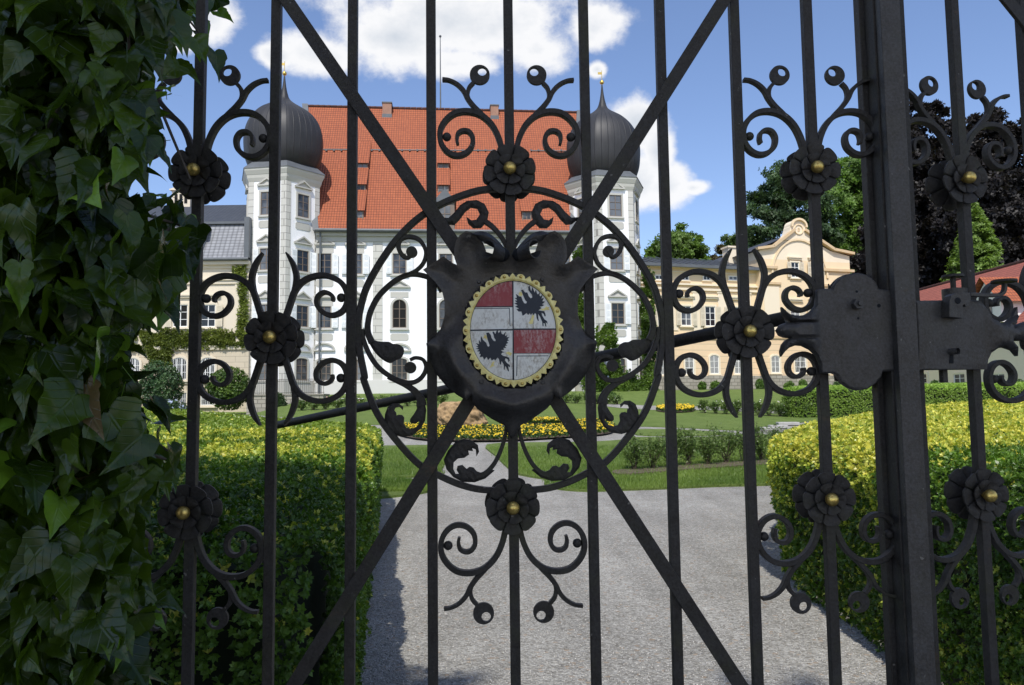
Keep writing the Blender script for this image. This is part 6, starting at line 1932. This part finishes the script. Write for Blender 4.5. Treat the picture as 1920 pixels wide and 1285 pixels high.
ca = mixc((.020, .040, .003), (.075, .125, .008), np.clip(.45 + .5 * pnoise(P, 6, 4) + rg.normal(0, .25, n), 0, 1))
fresh = (rg.random(n) < .05 + .22 * (pnoise(P, 5, 8) > .15)); ca[fresh] = mixc((.09, .18, .015), (.20, .33, .03), rg.random(fresh.sum()))
dead = rg.random(n) < .008; ca[dead] = (.12, .08, .03)
grp = rg.integers(0, len(IVT), n); Vs = []; Fs = []; Cs = []; Us = []; b = 0
for k, (tv, tf, tuv) in enumerate(IVT):
    m = grp == k; V, Fc = inst(tv, tf, P[m], N[m], T[m], S[m]); Vs.append(V); Fs.append(Fc + b); b += len(V)
    Cs.append(np.repeat(ca[m], len(tv), 0)); Us.append(np.tile(tuv, (m.sum(), 1)))
np_mesh('foliage', np.vstack(Vs), np.vstack(Fs), M['ivy_leaf'], ivy, color=np.vstack(Cs), uv=np.vstack(Us), smooth=True)
mb = MB()
for i in range(60):
    p = P[rg.integers(0, n_main)]; a = p + [-.06, .05, 0]
    for k in range(4):
        q = a + [rg.normal(0, .022), rg.normal(0, .010), -abs(rg.normal(.05, .03))]; mb.cyl(a, q, .0022, .0018, 5); a = q
for (x0, y0, x1, y1) in ((250, 395, 362, 430), (262, 470, 350, 405), (240, 500, 330, 540), (300, -30, 372, 60), (250, 800, 322, 850)):
    mb.cyl(onY(x0, y0, 1.25) - bp, onY(x1, y1, 1.36) - bp, .0028, .0018, 6)
mb.build('stem', M['bark'], ivy)

# ================================================================== LIGHT, SKY, CAMERA
to_sun = Vector((-math.sin(SUN_AZ) * math.cos(SUN_EL), -math.cos(SUN_AZ) * math.cos(SUN_EL), math.sin(SUN_EL)))
sd = bpy.data.lights.new('sun', 'SUN'); sd.energy = 4.6; sd.angle = math.radians(.53); sd.color = (1.0, .955, .88)
so = bpy.data.objects.new('sun', sd); COL.objects.link(so); so.rotation_euler = to_sun.to_track_quat('Z', 'Y').to_euler(); so.location = (-20, -30, 40)

w = bpy.data.worlds.new('World'); SC.world = w; w.use_nodes = True
nt = w.node_tree; nt.nodes.clear()
N_ = lambda ty: nt.nodes.new(ty)
def mth(op, a, b=0.0, c=None):
    n = N_('ShaderNodeMath'); n.operation = op
    for i, v in enumerate((a, b, c)):
        if v is None: continue
        if isinstance(v, bpy.types.NodeSocket): nt.links.new(v, n.inputs[i])
        else: n.inputs[i].default_value = v
    return n.outputs[0]
sky = N_('ShaderNodeTexSky'); sky.sky_type = 'NISHITA'; sky.sun_disc = False; sky.sun_elevation = SUN_EL
sky.sun_rotation = math.atan2(to_sun.x, to_sun.y); sky.altitude = 600; sky.air_density = 1.0; sky.dust_density = 1.0; sky.ozone_density = 1.2
tc = N_('ShaderNodeTexCoord'); v = tc.outputs['Generated']
sp = N_('ShaderNodeSeparateXYZ'); nt.links.new(v, sp.inputs[0])
az = mth('ARCTAN2', sp.outputs[0], sp.outputs[1]); el = mth('ARCSINE', sp.outputs[2])
def nz(scale, det, seed, rough=.6):
    m = N_('ShaderNodeMapping'); nt.links.new(v, m.inputs[0]); m.inputs['Location'].default_value = seed; m.inputs['Scale'].default_value = (1, 1, 1.35)
    n = N_('ShaderNodeTexNoise'); nt.links.new(m.outputs[0], n.inputs['Vector']); n.inputs['Scale'].default_value = scale; n.inputs['Detail'].default_value = det; n.inputs['Roughness'].default_value = rough
    return n.outputs['Fac']
n1 = nz(7, 9, (3, 1, 2), .62); n2 = nz(24, 8, (0, 5, 1), .62)
def azel(px, py):
    d = unit(ray(px, py)); return math.atan2(d[0], d[1]), math.asin(d[2])
blobs = [(870, 45, 310, 88), (600, 105, 115, 50), (740, 70, 150, 85), (1110, 55, 85, 55), (1010, 95, 120, 70), (850, 120, 160, 40), (520, 105, 50, 28),
         (1190, 235, 80, 66), (1190, 340, 85, 75), (1255, 350, 60, 55), (1235, 285, 40, 80), (1300, 352, 40, 18), (395, 30, 62, 52), (330, 60, 60, 40), (1120, 130, 30, 22), (330, 15, 80, 50)]
extra = [(-1.2, .30, .25, .10), (-.95, .55, .22, .12), (1.1, .25, .2, .08), (1.5, .5, .3, .15), (2.3, .35, .35, .12), (-2.2, .4, .3, .14), (3.0, .3, .3, .1), (0.2, 1.0, .3, .12), (-.1, .78, .35, .08)]
acc = None
for q in blobs + extra:
    if q[0] > 10:
        a0, e0 = azel(q[0], q[1]); ra = q[2] / 1464 * .93; re = q[3] / 1464 * .93
    else: a0, e0, ra, re = q
    dx = mth('MULTIPLY', mth('SUBTRACT', az, a0), 1 / ra); dy = mth('MULTIPLY', mth('SUBTRACT', el, e0), 1 / re)
    d = mth('SUBTRACT', 1.0, mth('SQRT', mth('ADD', mth('MULTIPLY', dx, dx), mth('MULTIPLY', dy, dy))))
    acc = d if acc is None else mth('SMOOTH_MAX', acc, d, .15)
dens = mth('ADD', acc, mth('ADD', mth('MULTIPLY', mth('SUBTRACT', n1, .5), 1.55), mth('MULTIPLY', mth('SUBTRACT', n2, .5), .75)))
rp_ = N_('ShaderNodeMapRange'); nt.links.new(dens, rp_.inputs[0]); rp_.interpolation_type = 'SMOOTHSTEP'
rp_.inputs[1].default_value = -.04; rp_.inputs[2].default_value = .46; rp_.inputs[3].default_value = 0; rp_.inputs[4].default_value = 1
alpha = mth('MULTIPLY', rp_.outputs[0], .96)
# shading: thick undersides greyer
gs = N_('ShaderNodeMapRange'); gs.inputs[1].default_value = .55; gs.inputs[2].default_value = 1.35; nt.links.new(mth('ADD', dens, mth('MULTIPLY', mth('SUBTRACT', nz(5, 5, (7, 2, 9)), .5), 1.4)), gs.inputs[0])
cm = N_('ShaderNodeMix'); cm.data_type = 'RGBA'; cm.inputs[6].default_value = (.99, .99, 1.0, 1); cm.inputs[7].default_value = (.60, .66, .74, 1); nt.links.new(gs.outputs[0], cm.inputs[0])
bs = N_('ShaderNodeBackground'); bs.inputs[1].default_value = .14
tint = N_('ShaderNodeMix'); tint.data_type = 'RGBA'; tint.blend_type = 'MULTIPLY'; tint.inputs[0].default_value = 1; tint.inputs[7].default_value = (1.20, 1.21, 1.35, 1); nt.links.new(sky.outputs[0], tint.inputs[6]); nt.links.new(tint.outputs[2], bs.inputs[0])
bc = N_('ShaderNodeBackground'); nt.links.new(cm.outputs[2], bc.inputs[0]); bc.inputs[1].default_value = 1.0
ms = N_('ShaderNodeMixShader'); nt.links.new(alpha, ms.inputs[0]); nt.links.new(bs.outputs[0], ms.inputs[1]); nt.links.new(bc.outputs[0], ms.inputs[2])
wo = N_('ShaderNodeOutputWorld'); nt.links.new(ms.outputs[0], wo.inputs[0])

cd = bpy.data.cameras.new('camera'); co = bpy.data.objects.new('camera', cd); COL.objects.link(co); SC.camera = co
cd.sensor_fit = 'HORIZONTAL'; cd.sensor_width = 36.0; cd.lens = 36.0 * F / W0; cd.clip_start = .05; cd.clip_end = 8000
from mathutils import Matrix
m = Matrix(((r_[0], u_[0], -f_[0], CAM[0]), (r_[1], u_[1], -f_[1], CAM[1]), (r_[2], u_[2], -f_[2], CAM[2]), (0, 0, 0, 1)))
co.matrix_world = m
SC.view_settings.view_transform = 'Standard'; SC.view_settings.look = 'None'; SC.view_settings.exposure = 0; SC.view_settings.gamma = 1
SC.cycles.max_bounces = 8; SC.cycles.transparent_max_bounces = 8
print('objects', len(bpy.data.objects))
